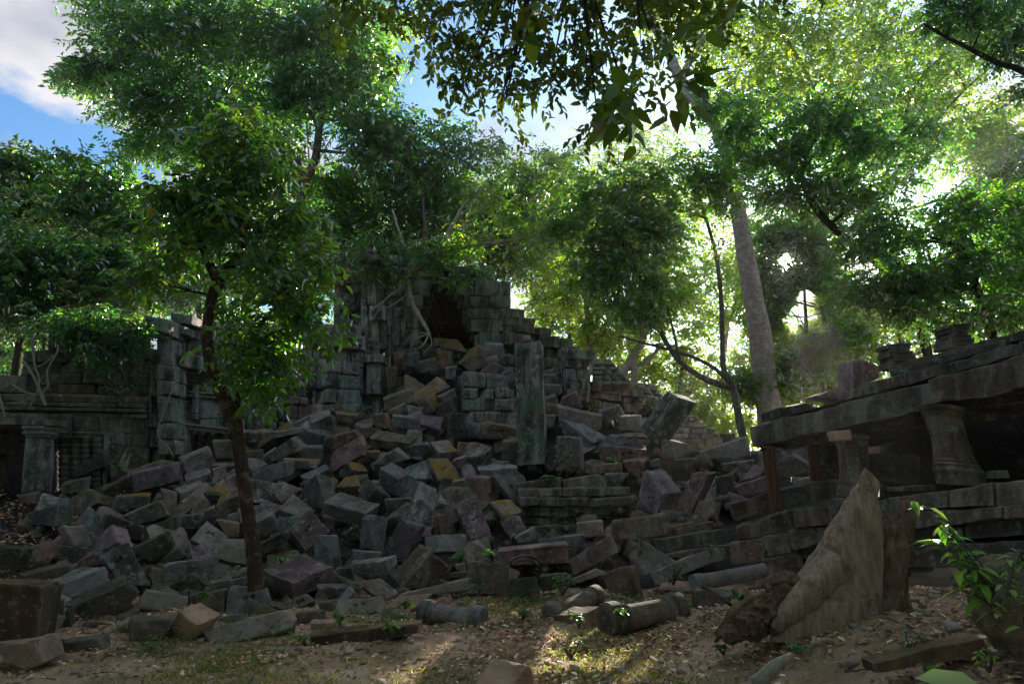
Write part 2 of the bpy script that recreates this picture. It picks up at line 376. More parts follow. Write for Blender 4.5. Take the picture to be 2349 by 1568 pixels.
bark_mat('bark_pale', (0.44, 0.37, 0.34), (0.24, 0.20, 0.185), (0.58, 0.52, 0.50), 0.6, (2, 2, 4), 0.5)
bark_mat('bark_grey', (0.22, 0.18, 0.16), (0.07, 0.055, 0.05), (0.32, 0.30, 0.28), 0.45)
bark_mat('bark_dark', (0.06, 0.045, 0.038), (0.03, 0.024, 0.02), (0.12, 0.11, 0.1), 0.3)
bark_mat('root_pale', (0.42, 0.37, 0.33), (0.24, 0.2, 0.18), None, 0, (8, 8, 8), 0.3)
bark_mat('stump_wood', (0.50, 0.365, 0.285), (0.27, 0.18, 0.135), (0.13, 0.085, 0.068), 0.6, (12, 12, 1.2), 0.7)
bark_mat('stump_rot', (0.30, 0.19, 0.135), (0.10, 0.06, 0.045), (0.42, 0.31, 0.23), 0.5, (10, 10, 3), 1.0)
bark_mat('timber', (0.20, 0.105, 0.07), (0.10, 0.045, 0.03), None, 0, (14, 14, 1), 0.3)
def ground_mat():
    m, t, b, out = newmat('ground_soil'); geo = nd(t, 'ShaderNodeNewGeometry'); p = geo.outputs['Position']
    c = mixc(t, mrange(t, noise(t, p, 1.1, 6, 0.6), 0.38, 0.62), (0.55, 0.37, 0.28), (0.35, 0.225, 0.165))
    c = mixc(t, mrange(t, noise(t, p, 0.55, 5, 0.6), 0.47, 0.6, 0, 0.5), c, (0.09, 0.10, 0.035))
    c = mixc(t, mrange(t, noise(t, p, 26, 5, 0.7), 0.55, 0.68, 0, 0.5), c, (0.48, 0.36, 0.28))
    t.links.new(c, b.inputs['Base Color']); b.inputs['Roughness'].default_value = 0.95; b.inputs['Specular IOR Level'].default_value = 0.15
    bn = nd(t, 'ShaderNodeBump'); bn.inputs['Strength'].default_value = 0.8; bn.inputs['Distance'].default_value = 0.05
    t.links.new(mixc(t, 0.5, noise(t, p, 7, 6), noise(t, p, 40, 6)), bn.inputs['Height']); t.links.new(bn.outputs[0], b.inputs['Normal'])
ground_mat()
stone_mat('shade_dark', (0.04, 0.032, 0.027), (0.022, 0.019, 0.017), lamt=0.15, bump=1.0)  # near-black: shade of gaps and interiors put into the colour
M = MAT
# ---------------------------------------------------------------- terrain
def sstep(x, a, b):
    s = np.clip((x - a) / (b - a), 0, 1); return s * s * (3 - 2 * s)
def zg(x, y):
    x = np.asarray(x, float); y = np.asarray(y, float)
    z = 0.55 * sstep(x, 1.3, 3.2) * (1 - sstep(y, 7.6, 9.8)) * sstep(y, 1.0, 4.5)
    z = z - 0.05 * sstep(-x, 1.0, 4.0)
    z = z + 1.0 * sstep(y, 11.5, 17) + 0.35 * sstep(y, 20, 40)
    P = np.stack([x, y, x * 0], -1)
    return z + 0.05 * vnoise(P, 0.9, 3) * (1 - sstep(y, 12, 30)) + 0.022 * vnoise(P, 3.1, 4) + 0.012 * vnoise(P, 9, 5)
xs = np.concatenate([np.linspace(-700, -40, 8), np.linspace(-30, -9, 12), np.linspace(-8.5, 8.5, 120), np.linspace(9, 30, 12), np.linspace(40, 700, 8)])
ys = np.concatenate([np.linspace(-80, -3, 6), np.linspace(-2, 12, 120), np.linspace(12.5, 60, 40), np.linspace(80, 1200, 10)])
X, Yg = np.meshgrid(xs, ys); V = np.stack([X, Yg, zg(X, Yg)], -1).reshape(-1, 3); nx = len(xs)
ii = np.arange((len(ys) - 1) * (nx - 1)); r0 = (ii // (nx - 1)) * nx + ii % (nx - 1)
g = mesh_np('ground', V, np.stack([r0, r0 + 1, r0 + nx + 1, r0 + nx], 1), M['ground_soil'], origin=np.zeros(3)); tag(g, kind='structure')

YP = ([700, 800, 900, 1000, 1100, 1200, 1300, 1350, 1400, 1440, 1490, 1560], [23, 21.5, 19.5, 17.5, 15.5, 13.5, 11.6, 10.6, 9.5, 8.6, 7.6, 6.7])
def Yp(v): return np.interp(v, *YP)
VT = ([-500, 0, 150, 240, 330, 420, 560, 700, 880, 930, 1000, 1090, 1180, 1280, 1480, 1600, 1720, 1900, 2100], [1118, 1118, 1118, 1122, 1085, 1040, 1000, 965, 950, 870, 805, 805, 890, 930, 975, 1030, 1060, 1140, 1180])
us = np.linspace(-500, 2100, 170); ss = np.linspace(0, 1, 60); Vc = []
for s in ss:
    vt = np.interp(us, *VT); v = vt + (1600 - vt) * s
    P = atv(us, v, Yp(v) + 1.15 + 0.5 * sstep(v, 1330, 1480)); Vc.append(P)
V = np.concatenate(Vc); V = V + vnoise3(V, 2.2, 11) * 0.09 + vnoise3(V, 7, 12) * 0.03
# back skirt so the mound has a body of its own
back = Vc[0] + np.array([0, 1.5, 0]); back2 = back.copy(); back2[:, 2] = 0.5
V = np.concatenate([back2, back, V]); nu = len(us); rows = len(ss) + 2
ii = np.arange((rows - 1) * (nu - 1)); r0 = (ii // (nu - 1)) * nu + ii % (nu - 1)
mo = mesh_np('earth_mound', V, np.stack([r0, r0 + nu, r0 + nu + 1, r0 + 1], 1), M['shade_dark'], origin=np.zeros(3)); tag(mo, kind='structure')  # earth coloured near-black so gaps between blocks read as deep shade

# ---------------------------------------------------------------- masonry
def inpoly(u, v, poly):
    c = False; n = len(poly); j = n - 1
    for i in range(n):
        (a, b), (d, e) = poly[i], poly[j]
        if (b > v) != (e > v) and u < (d - a) * (v - b) / (e - b) + a: c = not c
        j = i
    return c
def masonry(quad, YL, YR, rows, cw, sil=None, holes=(), th=0.5, jit=0.04, seed=1, n=3, gap=1.2, mb=None, lean=0.0, prof=None):
    """courses of blocks on the wall whose image corners are quad TL,TR,BR,BL; blocks outside sil or inside a hole are left out"""
    mb = mb or MB(); R = random.Random(seed)
    TL, TR, BR, BL = [np.array(p, float) for p in quad]
    if isinstance(rows, int):
        h = np.array([R.uniform(0.7, 1.35) for _ in range(rows)]); rows = np.concatenate([[0], np.cumsum(h) / h.sum()])
    Wd = abs(TR[0] - TL[0])
    nrm_ = at(TR[0], TR[1], YR) - at(TL[0], TL[1], YL); nrm_ = np.array([-nrm_[1], nrm_[0], 0]); nrm_ /= np.linalg.norm(nrm_)
    if nrm_[1] < 0: nrm_ = -nrm_
    def emit(P, a, b, t0, t1, i):
            j = R.uniform(-jit, jit) - (prof[i] if prof else 0); g_ = gap
            q = [P(a, t0), P(b, t0), P(b, t1), P(a, t1)]; c = sum(q) / 4; wv = lambda p: np.array([R.uniform(-.5, .5), 2.2 * math.sin(p[0] * .021 + seed + i * .6) * (0 < i)]); q = [p + wv(p) for p in q]
            q = [p + (c - p) / (np.abs(c - p) + 1e-6) * g_ * 0.3 for p in q]
            ya, yb = YL + (YR - YL) * a, YL + (YR - YL) * b
            f = [at(*q[0], ya), at(*q[1], yb), at(*q[2], yb), at(*q[3], ya)]
            f = [p + nrm_ * j for p in f]; bk = [p + nrm_ * th for p in f]
            C = [bk[3], bk[2], bk[1], bk[0], f[3], f[2], f[1], f[0]]
            sd = R.randrange(9999); rough_ = R.random() < 0.4
            Pq, Fq = stone(C, sd, max(n, 5) if rough_ else n, 0.022, 0.09, brk=rough_)
            if R.random() < 0.12: Pq = Pq - nrm_ * R.uniform(0.03, 0.12)
            mb.add(Pq + vnoise3(Pq, 7, sd) * 0.006, Fq)
    for i in range(len(rows) - 1):
        t0, t1 = rows[i], rows[i + 1]; x = R.uniform(-0.7, 0) * cw / Wd
        pr = prof[i] if prof else 0
        while x < 1:
            w = cw / Wd * R.uniform(0.55, 1.75); a, b = max(x, 0), min(x + w, 1); x += w
            if (b - a) * Wd < cw * 0.18: continue
            def P(s, t): return (TL * (1 - s) + TR * s) * (1 - t) + (BL * (1 - s) + BR * s) * t
            m = P((a + b) / 2, (t0 + t1) / 2)
            if sil and not inpoly(m[0], m[1], sil): continue
            pieces = [(a, b)]
            for h in holes:
                tm = (t0 + t1) / 2; ins = [k / 240 for k in range(241) if inpoly(*P(k / 240, tm), h)]
                if not ins: continue
                h0, h1 = min(ins), max(ins); np_ = []
                for (c0, c1) in pieces:
                    if c1 <= h0 or c0 >= h1: np_.append((c0, c1)); continue
                    if c0 < h0: np_.append((c0, h0))
                    if c1 > h1: np_.append((h1, c1))
                pieces = np_
            pieces = [p for p in pieces if (p[1] - p[0]) * Wd > 5]
            for (a, b) in pieces: emit(P, a, b, t0, t1, i)
    return mb
def band(pts, h, Y, d, mb=None, seed=0, n=4, L=60):
    """a moulding strip: image polyline of its top edge [(u,v)], h px high, Y=(Y0,Y1), standing d metres proud"""
    mb = mb or MB(); (u0, v0), (u1, v1) = pts; k = max(1, int(abs(u1 - u0) / L)); R = random.Random(seed)
    for i in range(k):
        a, b = i / k, (i + 1) / k
        f = []
        for s, dv2 in ((a, 0), (b, 0), (b, h), (a, h)):
            f.append(at(u0 + (u1 - u0) * s, v0 + (v1 - v0) * s + dv2 + R.uniform(-.5, .5), Y[0] + (Y[1] - Y[0]) * s) + np.array([0, -d, 0]))
        bk = [p + np.array([0, d + 0.3, 0]) for p in f]
        mb.add(*stone([bk[3], bk[2], bk[1], bk[0], f[3], f[2], f[1], f[0]], R.randrange(999), n, 0.01, 0.05))
    return mb
def slab3(f, th, mb, seed=0, n=5, rough=0.012, chip=0.05):
    """front face f = 4 points TL,TR,BR,BL in 3D, th = vector to the back"""
    f = [np.array(p) for p in f]; bk = [p + np.array(th) for p in f]
    mb.add(*stone([bk[3], bk[2], bk[1], bk[0], f[3], f[2], f[1], f[0]], seed, n, rough, chip)); return mb
def baluster(u, v0, v1, r, Y):
    prof = []; N = 46
    for i in range(N):
        s = i / (N - 1); k = 1 + 0.16 * math.sin(s * 60) * (1 if (s * 5) % 1 < 0.6 else 0.2)
        prof.append((s, px(r, Y) * k))
    return lathe(at(u, v1, Y), at(u, v0, Y), prof, 12)
def window_frame(quad, Y0, Y1, w, parent, mat):
    TL, TR, BR, BL = quad; mb = MB()
    for k, (d, ww) in enumerate(((0.02, w), (0.07, w * 0.6), (0.11, w * 0.28))):
        o = (w - ww)
        mb = band([(TL[0] - w, TL[1] - w + 0), (TR[0] + w, TR[1] - w)], ww, (Y0, Y1), 0.02 + d * 0.9, mb, 5 + k, 4, 400)
        for (P0, P1, sg, Y) in ((TL, BL, -1, Y0), (TR, BR, 1, Y1)):
            x0, x1 = (P0[0] - w, P0[0] - w + ww) if sg < 0 else (P0[0] + w - ww, P0[0] + w)
            f = [at(x0, P0[1] - w * 0.5, Y), at(x1, P0[1] - w * 0.5, Y), at(x1, P1[1] + w, Y), at(x0, P1[1] + w, Y)]
            slab3([p - np.array([0, 0.02 + d, 0]) for p in f], (0, 0.3 + d, 0), mb, 3 + k, 4)
    return mb.build('window_frame', mat, parent)

LW = empty('ruined_gallery', at(170, 1120, 15.8), 'dark low stone gallery at the left edge, with a baluster window and a pillared doorway', 'ruin')
mb = masonry([(0, 945), (340, 958), (340, 1135), (0, 1130)], 15.6, 16.8, 4, 62, holes=[[(104, 998), (236, 998), (236, 1200), (104, 1200)], [(-5, 985), (60, 985), (60, 1200), (-5, 1200)]], seed=3, n=4)
mb = masonry([(-330, 940), (0, 945), (0, 1130), (-330, 1130)], 15.2, 15.6, 4, 62, seed=33, n=3, mb=mb)
masonry([(60, 948), (104, 949), (104, 1130), (60, 1130)], 15.7, 15.8, 5, 44, seed=4, mb=mb)
masonry([(236, 955), (340, 958), (340, 1135), (236, 1130)], 16.5, 16.8, 5, 50, seed=5, mb=mb)
mb.build('wall', M['wall_brown'], LW)
mb = masonry([(60, 770), (345, 745), (345, 905), (40, 900)], 16.1, 17.2, 5, 56, sil=[(95, 770), (130, 745), (345, 728), (345, 920), (30, 920), (45, 850), (80, 800)], seed=6, th=0.8, jit=0.07, n=4)
masonry([(-330, 860), (60, 860), (60, 935), (-330, 930)], 15.6, 16.1, 2, 60, seed=7, mb=mb, th=0.8)
mb.build('upper_wall', M['wall_brown'], LW)
mb = MB()
for v, h, d in ((903, 14, 0.16), (919, 9, 0.26), (931, 8, 0.36), (941, 9, 0.22)):
    band([(-330, v - 4), (345, v + 10)], h, (15.3, 16.9), d, mb, v, 4, 90)
mb.build('cornice', M['wall_brown'], LW)
window_frame([(108, 1000), (236, 1004), (236, 1130), (108, 1130)], 15.7, 16.3, 12, LW, M['wall_grey'])
for i in range(5):
    V, Fs = baluster(123 + i * 25, 1004, 1128, 9.5, 16.15)
    mesh_np('baluster', V, Fs, M['stone_dark'], LW)
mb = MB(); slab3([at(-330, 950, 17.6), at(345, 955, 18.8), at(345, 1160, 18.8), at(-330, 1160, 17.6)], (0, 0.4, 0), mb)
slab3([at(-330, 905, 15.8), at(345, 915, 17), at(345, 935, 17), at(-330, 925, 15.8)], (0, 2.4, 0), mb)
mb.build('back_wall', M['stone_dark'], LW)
# square pillar beside the doorway
PL = empty('square_pillar', at(75, 1128, 15.1), 'grey square pillar with a moulded capital beside the far left doorway', 'pillar')
mb = MB(); f = [at(58, 1000, 15.1), at(98, 1000, 15.1), at(92, 1128, 15.1), at(48, 1130, 15.1)]; slab3(f, (0, 0.42, 0), mb, 2, 7)
mb.build('shaft', M['stone_green'], PL)
mb = MB()
for v0, v1, e in ((976, 984, 6), (984, 990, 3), (990, 995, 6), (995, 1002, 1)):
    f = [at(58 - e, v0, 15.05), at(98 + e, v0, 15.05), at(98 + e, v1, 15.05), at(58 - e, v1, 15.05)]; slab3([p - np.array([0, .02 * e / 3, 0]) for p in f], (0, 0.5, 0), mb, v0, 4)
mb.build('capital', M['stone_grey'], PL)
mb = MB(); slab3([at(-200, 958, 15.0), at(110, 962, 15.0), at(110, 976, 15.0), at(-200, 974, 15.0)], (0, 0.6, 0), mb, 4, 6); mb.build('lintel', M['wall_brown'], PL)

MW = empty('temple_wall', at(580, 1040, 18), 'stained grey temple wall with a baluster window, between low gallery and tall ruined gateway', 'wall')
sq = [[(610, 880 - 6), (622 + 8, 880 - 6), (630, 898), (610, 898)], [(598, 1000 - 40), (620, 960), (620, 975), (598, 975)], [(745, 908), (770, 908), (770, 928), (745, 928)]]
mb = masonry([(345, 872), (835, 905), (835, 1010), (345, 1075)], 17.2, 20.2, 5, 50, holes=sq + [[(425, 985), (532, 985), (532, 1200), (425, 1200)]], seed=12, n=4, jit=0.015, gap=0.8)
mb.build('wall', M['wall_grey'], MW)
mb = masonry([(400, 735), (835, 745), (835, 905), (400, 872)], 17.6, 20.2, 5, 52, sil=[(390, 725), (600, 735), (835, 690), (835, 990), (390, 990)], seed=13, n=3, jit=0.05)
masonry([(400, 872), (700, 880), (700, 905), (400, 900)], 17.55, 19.4, 1, 60, seed=14, mb=mb, jit=0.02)
mb.build('frieze', M['wall_grey'], MW)
mb = MB()
for v, h, d in ((848, 8, 0.30), (857, 6, 0.22), (864, 8, 0.14), (873, 5, 0.08)): band([(400, v), (700, v + 38)], h, (17.6, 19.4), d, mb, v, 4, 80)
for v, h, d in ((742, 7, 0.16), (751, 10, 0.24), (763, 6, 0.12)): band([(400, v), (705, v + 22)], h, (17.8, 19.6), d, mb, v, 4, 80)
for v, h, d in ((764, 8, 0.34), (774, 8, 0.26), (784, 7, 0.16), (872, 5, 0.10), (879, 6, 0.18), (887, 4, 0.08)): band([(700, v - 4), (832, v + 12)], h, (19.3, 20.1), d, mb, v, 4, 70)
for (a, b, v0, v1) in ((548, 560, 892, 1015), (566, 572, 895, 1010), (640, 652, 898, 985), (628, 633, 900, 985), (440, 452, 880, 962), (518, 532, 885, 975), (590, 596, 895, 1000), (716, 722, 842, 930), (812, 818, 850, 935)):
    y = 17.2 + (a - 345) / 490 * 3.0 - 0.1
    for w0 in range(int(v0), int(v1), 34): slab3([at(a, w0, y), at(b, w0, y), at(b, min(w0 + 33, v1), y), at(a, min(w0 + 33, v1), y)], (0, 0.4, 0), mb, w0 + a, 4, 0.01, 0.06)
for v, h, d in ((908, 4, 0.12), (914, 6, 0.07)): band([(400, v - 14), (705, v + 12)], h, (17.5, 19.3), d, mb, v, 4, 70)
mb.build('moulding', M['wall_grey'], MW)
mb = masonry([(712, 820), (826, 832), (826, 955), (706, 960)], 19.2, 19.8, 4, 80, holes=sq, seed=16, jit=0.01, gap=0.6, n=4); mb.build('smooth_panel', M['wall_grey'], MW)
mb = masonry([(664, 835), (706, 838), (706, 975), (660, 975)], 18.9, 19.1, 6, 22, seed=15, jit=0.01, gap=0.5); mb.build('brick_pier', M['wall_brick'], MW)
V, Fs = lathe(at(678, 862, 18.9), at(678, 862, 18.6), [(0, .24), (.4, .25), (.6, .2), (.8, .22), (1, .1)], 20); mesh_np('round_boss', V, Fs, M['wall_brick'], MW)
window_frame([(427, 982), (530, 997), (530, 1060), (427, 1060)], 17.1, 17.7, 13, MW, M['stone_light'])
for i in range(4):
    V, Fs = baluster(438 + i * 20, 985 + i * 3, 1050, 8, 17.75); mesh_np('baluster', V, Fs, M['stone_dark'], MW)
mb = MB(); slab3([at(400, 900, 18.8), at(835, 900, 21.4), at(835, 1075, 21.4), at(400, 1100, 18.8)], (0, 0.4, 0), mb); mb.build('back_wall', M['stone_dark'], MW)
# corner pilaster of the wall
CP = empty('corner_pilaster', at(365, 1070, 16.9), 'mould-streaked stepped corner pilaster with two overhanging blocks, left of the second baluster window', 'pilaster')
mb = masonry([(345, 800), (415, 808), (410, 1075), (338, 1070)], 16.9, 17.1, 7, 40, seed=21, n=4, th=0.9, jit=0.06)
masonry([(358, 775), (402, 778), (402, 1040), (362, 1040)], 16.6, 16.6, 6, 50, seed=22, mb=mb, th=0.6)
mb.build('shaft', M['wall_grey'], CP)
mb = MB()
for q, Y in (([(328, 722), (388, 732), (386, 765), (338, 752)], 16.3), ([(338, 750), (384, 764), (380, 776), (344, 772)], 16.45), ([(392, 716), (440, 722), (438, 742), (394, 740)], 16.9), ([(388, 745), (424, 748), (422, 765), (386, 766)], 16.8), ([(405, 812), (432, 815), (430, 842), (404, 840)], 16.9), ([(434, 812), (465, 818), (463, 850), (434, 842)], 17.1)):
    slab3([at(*p, Y) for p in q], (0, 0.9, 0), mb, int(Y * 10), 6, 0.02, 0.1)
mb.build('capital', M['wall_grey'], CP)

# ruined gateway tower with the corbelled opening
GT = empty('ruined_gateway', at(1000, 960, 21.5), 'tall broken stone gateway with a black triangular corbelled opening', 'ruin')
SIL = [(765, 600), (800, 590), (835, 575), (880, 572), (900, 560), (1000, 585), (1045, 592), (1060, 612), (1110, 612), (1118, 632), (1165, 634), (1168, 700), (1172, 960), (765, 960)]
HOLE = [(1006, 616), (1026, 620), (1050, 662), (1070, 700), (1080, 745), (1092, 790), (960, 790), (962, 735), (966, 700), (984, 660), (998, 628)]
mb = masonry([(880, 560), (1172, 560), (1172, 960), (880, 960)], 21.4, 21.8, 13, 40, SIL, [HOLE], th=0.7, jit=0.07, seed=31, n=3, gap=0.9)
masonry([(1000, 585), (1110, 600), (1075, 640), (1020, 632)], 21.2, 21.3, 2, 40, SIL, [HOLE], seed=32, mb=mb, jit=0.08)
mb.build('front_wall', M['wall_grey'], GT)
mb = masonry([(765, 585), (880, 565), (880, 770), (765, 790)], 20.9, 21.2, 9, 32, SIL, seed=34, th=0.8, jit=0.13, n=3)
masonry([(760, 760), (830, 765), (830, 960), (760, 960)], 20.6, 20.8, 7, 40, seed=35, mb=mb, jit=0.03)
mb.build('left_wall', M['wall_brown'], GT)
mb = MB()
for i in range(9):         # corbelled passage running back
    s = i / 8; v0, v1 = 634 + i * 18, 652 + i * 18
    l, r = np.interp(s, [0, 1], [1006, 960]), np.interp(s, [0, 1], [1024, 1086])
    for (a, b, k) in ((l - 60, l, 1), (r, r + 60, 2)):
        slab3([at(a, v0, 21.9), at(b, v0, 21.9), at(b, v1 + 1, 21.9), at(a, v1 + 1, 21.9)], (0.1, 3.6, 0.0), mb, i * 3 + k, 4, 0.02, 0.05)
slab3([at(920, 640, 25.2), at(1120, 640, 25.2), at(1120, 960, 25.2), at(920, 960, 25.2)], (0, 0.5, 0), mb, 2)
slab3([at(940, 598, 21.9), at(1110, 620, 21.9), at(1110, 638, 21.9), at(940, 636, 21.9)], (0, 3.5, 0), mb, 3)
mb.build('passage', M['shade_dark'], GT)  # passage stones darkened to paint in the shade of the opening
# grooved pilaster left of the opening
GP = empty('gateway_pilaster', at(855, 955, 20.3), 'tall grooved pilaster with a projecting capital, left of the corbelled gateway opening', 'pilaster')
mb = MB()
for (a, b, v0, v1, Y, e) in ((828, 842, 600, 940, 20.5, 0), (843, 862, 590, 700, 20.3, 1), (846, 884, 700, 735, 20.1, 2), (836, 868, 722, 815, 20.35, 3), (866, 884, 735, 800, 20.5, 4), (832, 880, 812, 832, 20.0, 5), (840, 874, 832, 905, 20.15, 6), (842, 870, 905, 960, 20.4, 7), (884, 896, 690, 930, 20.7, 8), (822, 874, 583, 598, 20.0, 9), (828, 868, 575, 584, 20.2, 10), (820, 830, 780, 930, 20.7, 12)):
    k = max(1, int((v1 - v0) / 70))
    for i in range(k):
        w0, w1 = v0 + (v1 - v0) * i / k, v0 + (v1 - v0) * (i + 1) / k - 1
        slab3([at(a, w0, Y), at(b, w0, Y), at(b, w1, Y), at(a, w1, Y)], (0, 0.8, 0), mb, e * 7 + i, 5, 0.012, 0.06)
mb.build('shaft', M['wall_grey'], GP)
# broken side walls and stacks
BW = empty('broken_wall', at(1240, 950, 21), 'broken wall stepping down to the right behind the tall standing pillar', 'wall')
S2 = [(1160, 705), (1172, 716), (1212, 720), (1222, 735), (1250, 742), (1262, 760), (1298, 768), (1312, 800), (1312, 960), (1160, 960)]
masonry([(1160, 705), (1315, 720), (1315, 960), (1160, 960)], 21.4, 22.4, 11, 34, S2, seed=41, th=0.9, jit=0.12, n=4).build('wall', M['wall_brown'], BW)
FW = empty('wall_fragment', at(1125, 1000, 18.2), 'white-streaked wall fragment of squared courses just left of the tall standing pillar', 'wall')
S3 = [(1062, 860), (1095, 848), (1165, 862), (1180, 890), (1178, 925), (1172, 1010), (1075, 1010), (1062, 990)]
masonry([(1062, 850), (1180, 858), (1178, 1010), (1062, 1010)], 18.2, 18.4, 5, 38, S3, seed=42, th=1.0, jit=0.05, n=4, gap=0.8).build('wall', M['stone_green'], FW)
PR = empty('broken_pier', at(1330, 940, 20), 'pale streaked broken pier with a jutting cap and a sunlit right edge', 'pier')
masonry([(1298, 822), (1355, 826), (1352, 925), (1302, 915)], 19.8, 19.9, 4, 30, seed=43, th=1.0, jit=0.06, n=4).build('shaft', M['wall_grey'], PR)
mb = MB(); slab3([at(1290, 797, 19.6), at(1368, 806, 19.7), at(1362, 824, 19.7), at(1298, 824, 19.6)], (0, 1.1, 0), mb, 5, 7, 0.02, 0.1)
slab3([at(1296, 790, 19.9), at(1330, 795, 19.9), at(1330, 806, 19.9), at(1296, 804, 19.9)], (0, 0.8, 0), mb, 6, 5); mb.build('cap', M['wall_grey'], PR)
masonry([(1190, 870), (1298, 830), (1300, 960), (1190, 960)], 20.2, 20.4, 6, 42, seed=44, th=0.9, jit=0.16, n=4).build('rubble_core', M['wall_brown'], PR)
VG = empty('vaulted_gallery', at(1450, 960, 25), 'long low gallery with an overlapping stone roof behind the rubble, right of the broken pier', 'ruin')
mb = MB()
for q, Y0, Y1, rws in (([(1362, 822), (1400, 822), (1450, 878), (1362, 876)], 21.5, 23, 5), ([(1455, 875), (1500, 882), (1545, 935), (1455, 925)], 24, 26.5, 5)):
    TL, TR, BR, BL = [np.array(p, float) for p in q]
    for i in range(rws):
        t0, t1 = i / rws, (i + 1.15) / rws; w = 17
        a = TL + (BL - TL) * t0; b = TR + (BR - TR) * t0; c = TR + (BR - TR) * t1; d = TL + (BL - TL) * t1
        k = max(2, int((b[0] - a[0]) / w))
        for j in range(k):
            s, e = j / k, (j + 0.96) / k; Ya = Y0 + (Y1 - Y0) * s - 0.25 * i; 
            f = [at(*(a + (b - a) * s), Ya + .5), at(*(a + (b - a) * e), Ya + .6), at(*(d + (c - d) * e), Ya), at(*(d + (c - d) * s), Ya - .1)]
            slab3(f, (0, 0.5, -0.2), mb, i * 9 + j, 3, 0.02, 0.05)
mb.build('roof', M['wall_brown'], VG)
mb = masonry([(1362, 872), (1460, 880), (1460, 960), (1362, 950)], 21.3, 23.5, 5, 34, seed=51, th=0.9, jit=0.1, n=3, prof=[.2, .3, .1, .05, 0])
masonry([(1460, 915), (1560, 940), (1560, 1010), (1460, 985)], 24, 27, 5, 34, seed=52, mb=mb, th=0.9, jit=0.08, prof=[.1, .2, .05, .05, 0])
mb.build('wall', M['wall_brown'], VG)
LR = empty('low_ruined_wall', at(1620, 1020, 24), 'low crumbling wall of thin courses right of the tall leaning slab', 'wall')
masonry([(1500, 930), (1700, 930), (1700, 1050), (1500, 1050)], 23, 26, 10, 26, [(1500, 960), (1560, 938), (1600, 950), (1620, 972), (1655, 985), (1690, 1000), (1700, 1050), (1500, 1050)], seed=53, th=1.0, jit=0.12, n=3).build('wall', M['wall_brown'], LR)

BH = empty('back_ruin', at(1830, 1145, 18.5), 'dark broken wall seen behind the timber prop and under the low end of the eave', 'wall')
masonry([(1660, 1035), (2010, 1030), (2010, 1190), (1660, 1190)], 18.6, 17.4, 5, 60, [(1660, 1050), (1730, 1036), (1760, 1050), (2010, 1030), (2010, 1190), (1660, 1190)], seed=54, th=1.0, jit=0.15, n=4).build('wall', M['wall_brown'], BH)
# moulded plinth seen in the dark hollow under the lintel courses
PT = empty('sunken_plinth', at(1330, 1220, 14.6), 'dark moulded plinth in the shadowed hollow below and right of the tall standing pillar', 'plinth')
masonry([(1190, 1120), (1450, 1115), (1450, 1262), (1190, 1262)], 14.4, 14.8, 7, 75, seed=61, th=0.8, jit=0.03, n=5, prof=[0.05, 0.16, 0.02, -0.06, 0.1, 0.14, 0.25], mb=None).build('wall', M['wall_brown'], PT)
# ---------------------------------------------------------------- fallen blocks of the rubble pile
FR = dict(A=(0, 0, 1), B1=(0, 1032.3, .3416), B2=(573.5, 975, .3416), B3=(1089.6, 975, .3416), B4=(1605.8, 975, .3782), C=(401.5, 946.3, .2195),
          A2=(573.5, 516.1, .3292), A3=(1089.6, 516.1, .3292), E=(1261.7, 860.3, .2560), A4=(1605.8, 630.8, .3658))
